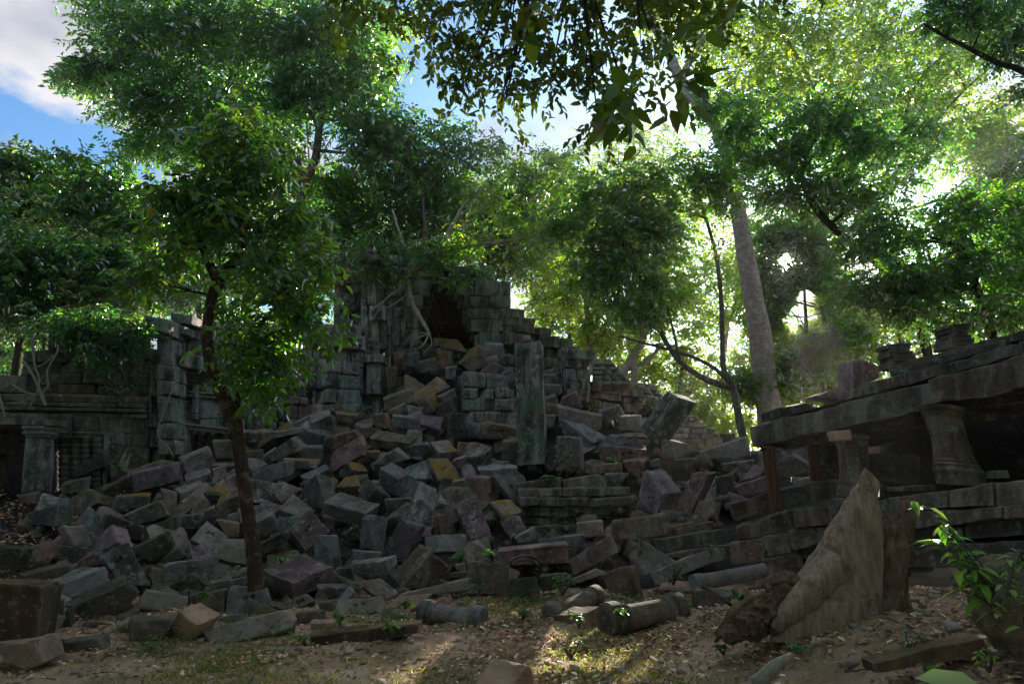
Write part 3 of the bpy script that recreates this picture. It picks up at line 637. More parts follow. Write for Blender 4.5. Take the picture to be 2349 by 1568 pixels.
# frame | x y of the four corners | du dv | colour [h = mortice holes] [Y]
BL = '''
B2|290,1060 550,950 560,1075 305,1155|-200,-95|p
B2|640,943 900,908 920,1010 700,1030|75,-40|g
B2|793,600 925,625 893,852 790,815|-50,10|g
B2|500,520 770,600 740,690 490,600|100,-70|g
B2|850,430 940,480 860,575 785,505|-60,-70|d
B2|868,290 985,368 985,480 862,420|80,-40|g
B2|520,200 735,85 760,190 550,310|30,12|p
B2|505,95 690,45 740,90 520,190|20,-20|b
B2|805,90 1060,120 1055,195 815,135|60,-50|b
B2|1275,190 1390,175 1398,235 1285,250|-60,-80|o
B2|1200,225 1330,225 1418,350 1285,378|-25,35|o h
B2|1410,218 1535,208 1530,295 1440,290|90,-60|n
B2|1595,-10 1778,25 1775,85 1595,90|0,-20|o h
B2|1690,110 1790,110 1785,230 1690,225|10,-15|o
B2|1450,352 1600,360 1608,540 1432,480|60,-10|p
B2|1375,510 1520,475 1625,740 1480,770|-20,30|p h
B2|1615,515 1740,492 1825,580 1700,605|-10,40|o
B2|1680,655 1790,600 1845,700 1750,760|20,20|p
B2|1175,742 1450,727 1468,835 1190,845|0,22|l
B2|1010,648 1125,690 1040,910 890,865|60,-15|p
B2|1075,660 1170,655 1218,735 1120,750|0,30|p
B2|1270,595 1335,610 1395,722 1290,728|-45,5|b
B2|1290,448 1425,470 1405,540 1270,530|-30,50|g
B2|1150,385 1245,430 1235,520 1085,570|-20,30|g
B2|1130,495 1240,515 1225,655 1010,640|-10,25|n
B2|1040,290 1165,235 1215,350 1080,365|15,30|n
B2|655,240 750,260 800,312 690,300|-25,50|o
B2|640,345 710,328 745,405 580,412|0,40|o
B2|345,430 440,330 500,560 350,530|100,20|d
B2|335,335 500,262 530,290 400,360|30,50|g
B2|230,235 470,240 440,285 250,300|0,-15|o
B2|10,300 235,245 245,340 30,400|60,-10|g
B2|120,200 270,90 355,165 150,240|40,-20|g
B2|195,378 338,428 215,515 145,450|10,30|l
B2|290,462 440,572 330,610 195,565|-5,40|g
B2|30,540 120,500 185,575 50,640|10,40|g
B2|40,660 160,600 190,712 60,785|-10,-50|g
B2|70,800 240,710 240,790 75,880|20,-20|d
B2|270,690 400,570 530,710 370,840|-20,30|p h
B2|475,740 590,745 620,960 470,930|-45,0|g
B2|610,740 700,690 715,760 640,780|10,-20|d
B2|580,960 680,955 705,1050 570,1040|10,-10|n
B2|800,1015 920,975 1010,1095 880,1080|60,-15|d
B2|1215,855 1345,960 1240,1060 1015,1108|-80,-60|b
B2|1010,1135 1455,1030 1460,1095 1050,1165|30,-15|l
B2|1462,915 1740,940 1735,1145 1460,1115|10,-15|b
B2|715,1060 870,1030 1008,1130 900,1170|0,20|g
B2|465,1095 740,1090 720,1170 470,1165|0,-30|g
B2|600,1170 870,1140 920,1240 560,1290|20,35|l h
B2|1000,1150 1210,1132 1015,1285 828,1290|0,40|t
B2|410,1330 580,1325 590,1380 420,1390|10,-25|t
B2|310,1265 500,1245 520,1330 340,1340|0,-12|b
B2|150,1215 370,1130 455,1165 300,1240|10,25|g h
B2|465,1190 600,1170 600,1260 475,1265|0,-10|b
B2|700,840 880,860 850,910 690,920|-10,-10|g
B2|355,150 480,145 480,235 350,225|10,-15|g
B2|820,265 970,170 1060,230 900,265|20,-20|g
B2|1070,140 1200,130 1215,195 1080,215|0,-20|g
B2|1365,240 1440,218 1470,270 1400,300|10,-20|p
B2|1420,275 1480,258 1530,330 1440,350|-20,15|g
B2|1530,295 1790,290 1780,350 1560,345|0,-30|g
B2|1360,380 1450,365 1435,445 1350,445|0,-15|t
B2|1710,345 1790,345 1780,400 1720,395|0,15|l
B2|1640,340 1700,350 1847,545 1760,510|-30,10|g
B2|905,500 1080,490 1060,590 930,590|0,-10|d
B2|600,780 690,850 650,895 610,880|-10,10|n
B2|490,600 570,640 560,700 500,690|0,-10|d
B2|1380,940 1440,930 1450,980 1385,985|0,-10|g
B2|1305,1000 1465,980 1460,1010 1320,1030|0,-8|b
B2|760,180 870,180 850,225 760,220|0,-12|o
B1|885,160 1205,85 1235,205 885,285|-12,-20|p
B1|690,275 860,175 870,230 720,315|10,-30|d
B1|790,315 1020,300 1015,365 770,400|-10,-15|o
B1|830,440 1060,348 1130,440 930,490|20,-15|o
B1|1090,265 1190,290 1180,380 1110,400|-10,-10|g
B1|1210,285 1365,228 1380,305 1220,362|-30,-25|g
B1|1250,200 1400,150 1425,200 1290,245|-10,-35|g
B1|1440,370 1625,295 1630,385 1465,450|0,-12|b
B1|1370,410 1440,380 1455,440 1380,465|0,-10|g
B1|720,430 965,515 935,610 690,520|-20,-12|d
B1|960,520 1200,440 1180,520 960,600|60,-5|b
B1|1215,450 1365,425 1330,520 1210,530|0,-10|n
B1|425,510 575,505 620,640 495,640|-40,12|l
B1|185,430 365,370 370,500 190,500|120,-10|d
B1|590,660 745,505 780,620 640,700|110,30|p
B1|670,680 850,592 1020,915 800,890|-20,18|n h
B1|900,660 1120,550 1165,655 985,780|15,-20|d
B1|1390,480 1525,575 1440,670 1285,600|0,55|l h
B1|1455,468 1600,490 1600,580 1530,570|0,-8|t
B1|1500,595 1650,600 1655,760 1425,705|0,40|l
B1|1090,770 1480,725 1400,850 1090,890|20,-25|g
B1|1125,915 1290,825 1395,905 1265,970|20,-10|d
B1|985,925 1260,985 1240,1075 895,1060|0,25|l
B1|1270,985 1480,945 1500,1120 1290,1030|45,-25|b
B1|1545,900 1800,925 1847,1045 1510,1110|0,15|g h
B1|1400,885 1660,855 1665,905 1390,915|0,-8|l
B1|440,900 690,785 740,905 440,1010|-150,-8|g
B1|420,1060 850,880 945,950 730,1230|-15,-35|d
B1|165,850 470,770 480,850 180,880|-20,-30|b
B1|380,650 590,655 560,760 500,770|0,-10|d
B1|285,1120 425,1120 370,1245 262,1250|25,-12|t h
B1|240,1270 440,1265 400,1390 290,1400|0,-12|g
B1|405,1298 670,1260 690,1380 400,1425|60,-38|b
B1|870,1140 1150,1130 1080,1345 862,1340|12,-35|b
B1|1200,1075 1330,1175 1220,1330 1055,1300|150,-70|t
B1|780,1185 870,1180 865,1270 800,1270|80,-70|t
B1|-20,650 200,665 180,790 -20,800|20,-20|d
B1|540,740 640,690 700,760 520,780|0,-10|p
B1|1030,790 1090,800 1080,890 1030,890|-10,-5|t
B1|1090,730 1190,660 1270,710 1100,760|0,-10|d
B1|470,150 690,0 740,90 500,180|20,-12|d
B1|400,235 620,185 650,270 420,290|10,-20|b
B1|120,310 250,285 280,360 130,350|10,-12|b
B1|870,150 1080,70 1200,90 900,160|0,-12|o
B1|300,1010 420,1010 420,1110 290,1100|10,-8|d
B1|440,1080 470,1050 480,1250 420,1190|30,0|d
A|462,1440 655,1400 688,1440 490,1482|4,18|l
C|65,490 360,375 420,560 110,650|-20,-30|g
C|410,300 580,290 620,490 435,470|-20,-15|g
C|120,720 370,620 290,760 130,790|-10,-35|g
C|390,600 520,560 540,680 400,680|0,-12|l
C|540,700 650,640 660,830 560,840|-20,-10|g
C|700,205 1035,200 1040,270 710,310|0,-35|n
C|1050,195 1400,160 1385,215 1060,250|0,-15|l
C|745,410 920,390 930,500 750,480|0,-15|b
C|755,470 900,490 960,545 790,600|0,30|l
C|330,850 480,860 430,940 260,1010|0,-30|d
C|550,1080 690,1040 700,1130 570,1140|0,-10|g
C|1010,800 1130,720 1310,800 1180,930|0,40|l
A2|1285,785 1440,800 1500,880 1290,840|20,20|o
A2|1470,970 1600,845 1665,890 1560,1030|-20,-10|o
A2|1600,1030 1700,962 1790,1010 1700,1045|0,-10|p
A2|1085,1040 1228,1115 1150,1178 1080,1130|-10,15|o
A2|935,1215 1110,1145 1140,1230 940,1290|0,-15|o
A2|1130,1190 1300,1060 1385,1130 1150,1245|0,18|o
A2|1215,1190 1290,1180 1335,1240 1280,1300|-60,40|o
A2|1190,1320 1345,1340 1320,1425 1178,1385|0,22|p
A2|1390,1315 1505,1320 1490,1470 1385,1460|-15,-5|d
A2|850,1330 930,1315 980,1430 870,1400|30,-10|o
A2|770,1410 850,1400 860,1480 790,1500|-10,-20|g
A2|430,1380 560,1330 600,1430 430,1450|-10,-50|g
A2|300,1390 480,1300 540,1330 340,1410|0,-12|g
A2|600,1310 760,1330 720,1380 610,1370|0,-15|o
A2|1000,1330 1155,1345 1150,1420 1010,1410|0,-15|g
A2|975,1295 1080,1250 1100,1300 1000,1330|0,-15|o
A2|1330,1195 1430,1140 1445,1300 1380,1290|-30,0|g
A2|1165,960 1295,935 1300,1015 1170,1020|0,-12|o
A2|1200,870 1300,880 1290,935 1200,930|0,-10|b
A2|1305,890 1400,890 1400,1000 1310,1000|0,-12|b
A2|1365,1000 1435,990 1425,1080 1362,1070|0,-10|g
A2|1060,750 1150,735 1200,820 1080,840|0,-15|o
A2|1180,830 1290,840 1285,925 1200,900|0,-10|b
A2|1100,900 1180,890 1175,990 1095,980|-10,-8|g
A2|1000,890 1080,880 1090,1000 1010,1010|-10,-8|b
A2|950,1000 1020,990 1020,1120 960,1120|-8,-8|b
A3|60,830 190,840 205,910 60,910|0,-20|l
A3|190,1040 250,1010 290,1090 230,1095|0,-12|p
A3|60,935 150,915 175,960 90,1000|0,-10|g
A3|170,920 240,905 270,960 180,1000|0,-10|b
A3|465,1110 590,1120 605,1165 470,1160|0,-12|l
A3|470,1050 560,1045 580,1100 470,1100|0,-12|g
A3|470,1210 560,1190 580,1260 480,1270|0,-12|g
A3|610,1210 700,1160 745,1270 600,1265|0,-10|p
A3|585,1270 880,1330 870,1425 590,1370|0,-18|l
A3|610,1350 760,1390 940,1480 820,1510|-30,45|g
A3|870,1300 1000,1262 1040,1330 890,1360|0,-15|g
A3|1010,1340 1140,1335 1165,1440 1000,1425|10,-12|l
A3|930,1455 1180,1445 1220,1475 980,1480|0,10|l
A3|500,1250 590,1260 580,1340 500,1320|0,-12|b
A3|470,1330 560,1330 540,1410 475,1410|0,-12|g
E|62,552 265,555 300,860 48,850|25,-8|l
E|485,640 860,665 885,765 455,765|-10,-15|p h
E|610,630 770,560 850,655 620,640|0,-8|p
E|545,590 640,530 710,575 600,630|0,10|g
E|650,780 850,765 790,915 700,870|20,-25|p
E|310,805 640,795 640,860 310,885|0,-10|b
E|125,945 495,890 490,1025 130,1072|0,-8|b
E|500,890 700,885 610,1000 495,1015|0,-8|g
B3|262,390 555,352 575,465 262,495|0,-10|b
E|862,860 1005,1060 960,1235 775,1225|170,-10|p h
E|1330,800 1500,750 1230,1330 1065,1310|60,25|p h
E|1340,1120 1480,1130 1450,1280 1265,1260|50,20|l
E|1108,1355 1275,1315 1310,1390 1115,1430|0,-10|b
E|1300,1340 1450,1310 1480,1360 1330,1410|0,-10|b
E|558,1300 1035,1240 1048,1425 600,1480|-5,-15|b
E|990,575 1210,620 1220,740 1005,745|20,-10|g
E|1120,760 1300,760 1290,880 1130,850|0,-20|d
E|1230,690 1330,680 1390,760 1250,760|0,-10|d
B3|1510,185 1810,88 1845,200 1570,230|10,-10|l
E|900,780 970,750 985,815 900,815|0,-8|g
E|1140,950 1230,960 1220,1000 1150,1000|0,-8|g
A4|140,1185 335,1160 310,1225 150,1225|0,-10|g
A4|330,1190 425,1165 370,1270 260,1285|10,10|p
A4|222,1325 430,1260 440,1350 260,1390|0,-10|p
A4|480,1180 580,1130 700,1210 520,1290|20,-15|g
A4|610,1285 700,1265 710,1300 600,1305|0,-10|l
A4|480,1090 700,1060 710,1160 500,1170|0,-12|p
A4|100,1280 200,1250 210,1380 110,1390|0,-12|d
A4|1040,1060 1140,1060 1120,1130 1050,1180|10,0|p
B3|150,832 625,792 630,925 165,945|0,-20|d
B3|620,920 935,715 980,840 660,1015|20,-12|p
B3|1005,850 1095,752 1375,915 1150,1000|-8,25|l h
B3|1145,1010 1640,820 1690,900 1180,1100|5,-10|g
B3|840,1000 1060,935 1110,1180 900,1120|30,-12|r
B3|640,1040 810,970 870,990 690,1060|0,-6|l
B3|437,1015 620,1000 600,1080 440,1115|0,-12|b
B3|235,1045 415,1022 432,1132 240,1152|0,-12|b
B3|440,1290 760,1260 760,1370 435,1375|120,-55|b
B3|1465,1110 1700,1150 1700,1280 1460,1240|50,-35|b
B3|430,770 720,740 720,815 440,800|0,-15|g
B3|270,760 390,690 440,765 300,790|0,-12|l h
B3|1470,1380 1640,1340 1630,1400 1480,1410|0,-10|b
B3|1140,775 1750,690 1770,790 1200,855|0,-8|b
B3|1290,862 1720,800 1730,880 1400,892|0,-8|b
B3|690,660 850,640 860,740 690,750|0,-8|g
B4|218,612 572,515 578,625 240,700|0,-8|b 11.6
B4|170,475 440,405 440,520 200,585|0,-8|b 12
B4|440,400 850,325 870,430 500,510|0,-8|b 12
B4|575,515 790,490 800,600 590,622|0,-10|b 11
B4|790,500 890,470 900,560 800,590|0,-10|b 10.6
B4|195,715 385,682 408,830 200,835|0,-5|b 11.6
B4|385,680 550,655 570,760 410,792|0,-5|b 11.4
B4|550,640 765,620 740,700 560,760|0,-8|b 11.1
B4|380,810 610,790 622,870 390,905|0,-5|b 11.3
B4|580,700 700,690 700,800 600,820|0,-5|d 11.3
'''
def parse():
    out = []
    for ln in BL.strip().splitlines():
        fr, q, e, c = ln.split('|'); ox, oy, s = FR[fr]
        q = [tuple(map(float, p.split(','))) for p in q.split()]; q = [(ox + x * s, oy + y * s) for x, y in q]
        du, dv2 = map(float, e.split(',')); c = c.split()
        out.append((q, du * s, dv2 * s, c[0], 'h' in c[1:], float(c[-1]) if len(c) > 1 and c[-1] != 'h' else None))
    return out
BLOCKS = parse()
PILE = [(250, 1120), (330, 1070), (420, 1030), (560, 985), (700, 950), (760, 930), (900, 930), (940, 850), (1000, 795), (1080, 795), (1160, 860), (1180, 950), (1270, 930), (1480, 970), (1600, 1030), (1720, 1060), (1690, 1200), (1430, 1290), (1100, 1370), (700, 1420), (480, 1470), (120, 1480), (90, 1330), (30, 1200), (150, 1140)]
R = random.Random(5)
FILL = []
for _ in range(900):
    u, v = R.uniform(20, 1720), R.uniform(790, 1480)
    if not inpoly(u, v, PILE): continue
    if 1190 < u < 1450 and 1110 < v < 1270: continue
    if any((u - a) ** 2 + ((v - b) * 1.4) ** 2 < (29 + 14 * (v > 1150)) ** 2 for a, b, _w in FILL): continue
    FILL.append((u, v, R.uniform(62, 110) * (1.15 if v > 1150 else 0.85)))
    if len(FILL) >= 105: break
LAND = [((572, 1180), 'slim tree trunk'), ((1213, 930), 'tall standing pillar'), ((1225, 1278), 'carved scroll slab'), ((165, 1070), 'dark baluster window'),
        ((475, 1010), 'second baluster window'), ((855, 830), 'gateway pilaster'), ((1025, 740), 'black gateway opening'), ((1548, 960), 'tall leaning slab'),
        ((1600, 1110), 'purple leaning slab'), ((1900, 1250), 'weathered stump'), ((50, 1420), 'rusty upright block'), ((830, 1465), 'long kerb beam'),
        ((1400, 1430), 'fallen round columns'), ((690, 1320), 'big flat-topped block'), ((1330, 870), 'broken pier'), ((755, 925), 'square wall socket'), ((1345, 1200), 'shadowed plinth hollow'), ((295, 1270), 'tilted two-hole slab')]
ORD = ['nearest', 'second', 'third', 'fourth', 'fifth', 'sixth', 'seventh', 'eighth', 'ninth', 'tenth', 'eleventh', 'twelfth', 'thirteenth', 'fourteenth', 'fifteenth', 'sixteenth', 'seventeenth', 'eighteenth']
DIRS = ['right of', 'upper right of', 'above', 'upper left of', 'left of', 'lower left of', 'below', 'lower right of']
GRP = 'fallen blocks of the rubble pile'
recs = []
NB = len(BLOCKS)
for i, (q, du, dv2, c, h, Y) in enumerate(BLOCKS):
    qa = np.array(q); cu, cv = qa.mean(0); low = qa[:, 1].max()
    area = 0.5 * abs(sum(q[k][0] * q[(k + 1) % 4][1] - q[(k + 1) % 4][0] * q[k][1] for k in range(4)))
    sgn = sum(q[k][0] * q[(k + 1) % 4][1] - q[(k + 1) % 4][0] * q[k][1] for k in range(4))
    if sgn < 0: q = [q[1], q[0], q[3], q[2]]
    if area < 4200: ctr = qa.mean(0); q = [tuple(ctr + (np.array(p) - ctr) * 1.07) for p in q]
    Yb = Y if Y else float(Yp(0.5 * cv + 0.5 * low)); sz = math.sqrt(area)
    t = max(px(sz, Yb) * (0.75 if dv2 <= 0 else 0.25), 0.16)
    C = prism_corners(q, du, dv2, Yb, t)
    recs.append(dict(C=C, c=c, h=h, u=cu, v=cv, q=q, sz=sz, fill=False, Y=Yb))
for (u, v, s) in FILL:
    Yb = float(Yp(v)) + 0.62; w = px(s, Yb) * 0.5
    a, b2, c2 = w * R.uniform(0.8, 1.35), w * R.uniform(0.38, 0.65), w * R.uniform(0.4, 0.7)
    rot = Matrix.Rotation(R.uniform(-.8, .8), 3, 'Y') @ Matrix.Rotation(R.uniform(-.5, .9), 3, 'X') @ Matrix.Rotation(R.uniform(-1, 1), 3, 'Z')
    cc = at(u, v, Yb + 0.1); C = []
    for (sx, sz_, sy) in ((-1, -1, 1), (1, -1, 1), (1, 1, 1), (-1, 1, 1), (-1, -1, -1), (1, -1, -1), (1, 1, -1), (-1, 1, -1)):
        C.append(cc + np.array(rot @ Vector((a * sx, c2 * sy, b2 * sz_))))
    recs.append(dict(C=np.array(C), c=R.choice('ggggbbpdno'), h=False, u=u, v=v, q=None, sz=s * 0.8, fill=True, Y=Yb))
# labels: look first, then place by the nearest landmark
sect = {}
for r in recs:
    d = [((r['u'] - a) ** 2 + (r['v'] - b) ** 2, k) for k, ((a, b), _n) in enumerate(LAND)]
    dd, k = min(d); (a, b), nm = LAND[k]
    s = int(round(math.degrees(math.atan2(-(r['v'] - b), r['u'] - a)) / 45)) % 8
    sect.setdefault((k, s), []).append((dd, id(r), r)); r['key'] = (k, s)
for (k, s), L in sect.items():
    L.sort(key=lambda x: (x[0], x[1]))
    for n_, (_, _, r) in enumerate(L):
        sz = 'large' if r['sz'] > 52 else ('small' if r['sz'] < 26 else '')
        sh = 'block'
        if r['q']:
            q = r['q']; wd = math.dist(q[0], q[1]) + math.dist(q[3], q[2]); ht = math.dist(q[0], q[3]) + math.dist(q[1], q[2])
            sh = 'slab' if wd > 2.3 * ht else ('upright block' if ht > 1.35 * wd else 'block')
        tl = ''
        if r['q']:
            an = math.degrees(math.atan2(r['q'][1][1] - r['q'][0][1], r['q'][1][0] - r['q'][0][0]))
            tl = 'tilted' if abs(an) > 14 else 'level'
        hl = ' with drilled holes' if r['h'] else ''
        r['label'] = ' '.join(f"{sz if not hl else ''} {tl} {CNAME[r['c']]} {sh}{hl}, {ORD[min(n_, 17)]} {DIRS[s]} the {LAND[k][1]}".split())
def holes_obj(C, Y, parent, seed):
    """two drilled mortice holes set into the front face: short dark-walled cups"""
    f = [C[7], C[6], C[5], C[4]]; nn = np.cross(f[1] - f[0], f[3] - f[0]); nn /= np.linalg.norm(nn)
    if nn @ (CAM - f[0]) < 0: nn = -nn
    return f, nn
def pit_holes(P, Fs, C, seed):
    """press two small round pits into the front face of a finely divided block"""
    f = [C[7], C[6], C[5], C[4]]; nn = np.cross(f[1] - f[0], f[3] - f[0]); nn /= np.linalg.norm(nn)
    if nn @ (CAM - f[0]) < 0: nn = -nn
    a, b = random.Random(seed).uniform(0.3, 0.5), random.Random(seed).uniform(0.35, 0.55)
    for (x, y) in ((a, b), (a + 0.16, b - 0.05)):
        c = (f[0] * (1 - x) + f[1] * x) * (1 - y) + (f[3] * (1 - x) + f[2] * x) * y
        w = np.linalg.norm(f[1] - f[0]); rr = max(0.028, 0.032 * w)
        d = P - c; lat = d - (d @ nn)[:, None] * nn; r_ = np.linalg.norm(lat, axis=1); fr = np.abs(d @ nn) < 0.08
        P = P - nn * (np.where(fr, np.clip(1.25 - r_ / rr, 0, 1), 0) * 0.07)[:, None]
    return P
for i, r in enumerate(recs):
    n = 9 if r['fill'] else (12 if r['sz'] < 50 else 16)
    if r['h']: n = 26
    P, Fs = stone(r['C'], i * 13 + 5, n, 0.03, 0.12, brk=(i % 5 < 3 or r['fill']), brk_lo=0.62 if r['fill'] else 0.76)
    if r['h']: P = pit_holes(P, Fs, r['C'], i)
    o = mesh_np('stone_block', P, Fs, M[CODE[r['c']]], angle=38)
    tag(o, r['label'], 'stone block', GRP)
# ---------------------------------------------------------------- leaning gallery on the right
def B4(x, y): return (1605.8 + x * .3782, 975 + y * .3782)
def A4(x, y): return (1605.8 + x * .3658, 630.8 + y * .3658)
def gy(u): return float(np.interp(u, [1700, 2349, 2700], [12.0, 8.0, 6.6]))
def gslab(q, off=0.0, th=0.8, mb=None, seed=0, n=8, rough=0.012, chip=0.05, up=0.0):
    f = [at(x, y, gy(x) + off) for x, y in q]
    ax = at(2300, 1000, gy(2300)) - at(1750, 1000, gy(1750)); nn = np.array([-ax[1], ax[0], 0]); nn /= np.linalg.norm(nn)
    if nn[1] < 0: nn = -nn
    mb = mb or MB(); slab3(f, nn * th + np.array([0, 0, up]), mb, seed, max(n, 14), rough, chip)
    Vx = mb.V[-1]; mb.V[-1] = Vx + vnoise3(Vx, 2.2, seed) * 0.016 + vnoise3(Vx, 7, seed + 1) * 0.014 + vnoise3(Vx, 20, seed + 2) * 0.006
    return mb
LG = empty('leaning_gallery', at(2100, 1340, 9.5), 'dark sagging stone gallery with a sloping roof on round leaning columns, right of the stump', 'ruin')
def part_(name, quads, mat, off=0.0, th=0.8, n=9, seed=0, up=0.0, **kw):
    mb = MB()
    for i, q in enumerate(quads): gslab(q, off, th, mb, seed + i, n, up=up, **kw)
    return mb.build(name, mat, LG, angle=40)
part_('eave_stone', [[A4(312, 955), A4(1418, 662), A4(1450, 820), A4(335, 1078)]], M['stone_eave'], -0.25, 1.0, 44, 3)
part_('eave_stone', [[A4(1422, 655), A4(2400, 400), A4(2400, 640), A4(1455, 808)]], M['stone_eave'], -0.32, 1.0, 44, 4)
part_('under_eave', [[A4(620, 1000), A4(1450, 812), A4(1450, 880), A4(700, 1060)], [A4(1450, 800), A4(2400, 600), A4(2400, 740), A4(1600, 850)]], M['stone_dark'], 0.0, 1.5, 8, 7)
part_('roof_tier', [[A4(972, 700), A4(1262, 615), A4(1275, 690), A4(975, 768)], [A4(1268, 612), A4(1592, 532), A4(1612, 602), A4(1275, 690)], [A4(1595, 535), A4(1985, 430), A4(1998, 505), A4(1612, 600)], [A4(1990, 425), A4(2500, 300), A4(2500, 380), A4(2000, 505)]], M['stone_eave'], 0.35, 1.0, 22, 12)
part_('roof_ridge', [[A4(1172, 578), A4(1925, 370), A4(1930, 430), A4(1178, 612)], [A4(1928, 372), A4(2500, 215), A4(2500, 300), A4(1935, 428)]], M['stone_eave'], 1.0, 1.3, 26, 22)
part_('roof_ridge', [[A4(1172, 600), A4(1925, 395), A4(1925, 445), A4(1182, 640)]], M['stone_dark'], 0.9, 0.5, 10, 24)
# three tiers of plinth
tiers = []
for i, (v0, v1, d) in enumerate(((0, 92, 0), (96, 190, 1), (194, 330, 2))): pass
part_('plinth_course', [[B4(1040, 462), B4(1500, 392), B4(1500, 492), B4(1075, 548)], [B4(1503, 392), B4(1770, 352), B4(1770, 482), B4(1503, 492)], [B4(1773, 352), B4(2400, 262), B4(2400, 440), B4(1773, 482)]], M['stone_brown'], -0.6, 3.2, 24, 31)
part_('plinth_course', [[B4(1100, 552), B4(1480, 520), B4(1480, 600), B4(1150, 650)], [B4(1483, 520), B4(1828, 498), B4(1832, 570), B4(1483, 600)], [B4(1832, 498), B4(2400, 455), B4(2400, 560), B4(1836, 575)]], M['stone_brown'], -0.85, 1.6, 22, 41)
part_('plinth_course', [[B4(1150, 650), B4(1600, 600), B4(1600, 690), B4(1200, 740)], [B4(1602, 600), B4(2400, 565), B4(2400, 660), B4(1602, 690)], [B4(1200, 735), B4(2400, 690), B4(2400, 850), B4(1200, 880)]], M['stone_dark'], -0.7, 1.6, 10, 51)
part_('plinth_course', [[B4(610, 780), B4(1160, 640), B4(1200, 900), B4(640, 905)], [B4(880, 440), B4(1080, 470), B4(1160, 640), B4(840, 640)]], M['stone_dark'], 0.3, 0.8, 10, 61)
mb = MB()      # the dark inside: back wall, its shade put into a near-black colour
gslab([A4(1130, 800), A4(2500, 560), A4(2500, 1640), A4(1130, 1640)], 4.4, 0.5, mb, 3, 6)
mb.build('back_wall', M['shade_dark'], LG)
mb = MB(); gslab([A4(430, 905), A4(2500, 330), A4(2500, 430), A4(430, 1000)], 0.9, 3.6, mb, 4, 6, up=0.1); mb.build('roof_slab', M['shade_dark'], LG)
def column(name, pts, prof, mat, sq=0.0, seed=0, parent=LG):
    """leaning turned column: spine through image points, rings of radius prof[(s, px)]"""
    P, _ = path_uv([(u, v, 1) for u, v, _y in pts], pts[0][2]); n = 60; L = len(P)
    Vs = []; seg = 26; th = np.linspace(0, 2 * math.pi, seg, endpoint=False)
    sqk = 1 + sq * (1 / np.maximum(np.abs(np.cos(th)), np.abs(np.sin(th))) - 1)
    for i in range(n):
        s = i / (n - 1); k = s * (L - 1); a = int(min(k, L - 2)); c = P[a] * (1 - k + a) + P[a + 1] * (k - a)
        r = px(np.interp(s, [p[0] for p in prof], [p[1] for p in prof]), pts[0][2])
        ring = c + np.stack([np.cos(th) * sqk * r, np.sin(th) * sqk * r, -0.12 * np.cos(th) * r], 1)
        Vs.append(ring + vnoise3(ring, 4, seed) * 0.012)
    Fs = [(i * seg + j, i * seg + (j + 1) % seg, (i + 1) * seg + (j + 1) % seg, (i + 1) * seg + j) for i in range(n - 1) for j in range(seg)]
    Fs.append(tuple(range((n - 1) * seg, n * seg)))
    return mesh_np(name, np.concatenate(Vs), [f[::-1] for f in Fs[:-1]] + [Fs[-1]], mat, parent, angle=35)
PF = [(0, 30), (.06, 31), (.1, 30), (.11, 27), (.13, 28), (.14, 25), (.16, 26), (.17, 24), (.19, 25), (.2, 22), (.26, 21), (.7, 24), (.76, 26), (.77, 29), (.8, 29), (.81, 31), (.84, 31), (.85, 34), (.9, 34), (.93, 37), (1, 40)]
column('column', [A4(935, 1000) + (10.2,), A4(960, 1130) + (10.2,), A4(965, 1400) + (10.2,)], [(0, 38), (.1, 36), (.12, 31), (.2, 32), (.3, 29), (.72, 27), (.75, 29), (.8, 28), (.82, 30), (.86, 29), (.9, 32), (1, 34)], M['stone_brown'], 0.35, 3)
column('column', [A4(1510, 830) + (8.9,), A4(1550, 990) + (8.9,), A4(1640, 1322) + (8.9,)], [(0, 44), (.08, 42), (.1, 38), (.12, 40), (.14, 36), (.16, 38), (.2, 33), (.3, 33), (.7, 34), (.74, 37), (.75, 35), (.78, 39), (.79, 37), (.82, 43), (.83, 40), (.87, 46), (.9, 43), (1, 44)], M['stone_brown'], 0.3, 5)
column('column', [A4(800, 1040) + (12.6,), A4(815, 1290) + (12.6,)], [(0, 24), (.2, 20), (.8, 20), (1, 25)], M['stone_dark'], 0.6, 7)
mb = MB(); slab3([at(*A4(825, 975), 9.85), at(*A4(950, 970), 9.85), at(*A4(955, 1035), 9.85), at(*A4(850, 1040), 9.85)], (0, 0.2, 0), mb, 2, 6, 0.03, 0.1); mb.build('bracket', M['stone_tan'], LG)
def single(name, quads, mat, lab, cat, Y, th=0.6, n=9, chip=0.08, group=None, rough=0.02, up=0.0):
    mb = MB()
    for i, q in enumerate(quads): slab3([at(x, y, Y) for x, y in q], (0, th, up), mb, i + int(q[0][0]), n, rough, chip)
    return tag(mb.build(name, mat, angle=38), lab, cat, group)
GQ = 'stones lying on the gallery roof'
single('roof_block', [[A4(948, 535), A4(1010, 525), A4(1020, 690), A4(955, 768)], [A4(1010, 525), A4(1128, 570), A4(1130, 640), A4(1015, 690)]], M['stone_purple'], 'purplish notched block spotted with lichen, standing on the gallery eave left of the finials', 'stone block', gy(1960) + 0.3, 0.5, group=GQ)
single('roof_block', [[A4(715, 758), A4(850, 712), A4(955, 740), A4(950, 790)], ], M['stone_purple'], 'flat purplish boulder resting on the gallery eave between two other roof stones', 'stone block', gy(1920) + 0.5, 0.5, group=GQ, chip=0.2)
single('roof_block', [[A4(445, 850), A4(660, 795), A4(735, 830), A4(450, 905)]], M['stone_eave'], 'dark flat stone lying on the leftmost end of the gallery eave', 'stone block', gy(1820) + 0.2, 0.5, group=GQ)
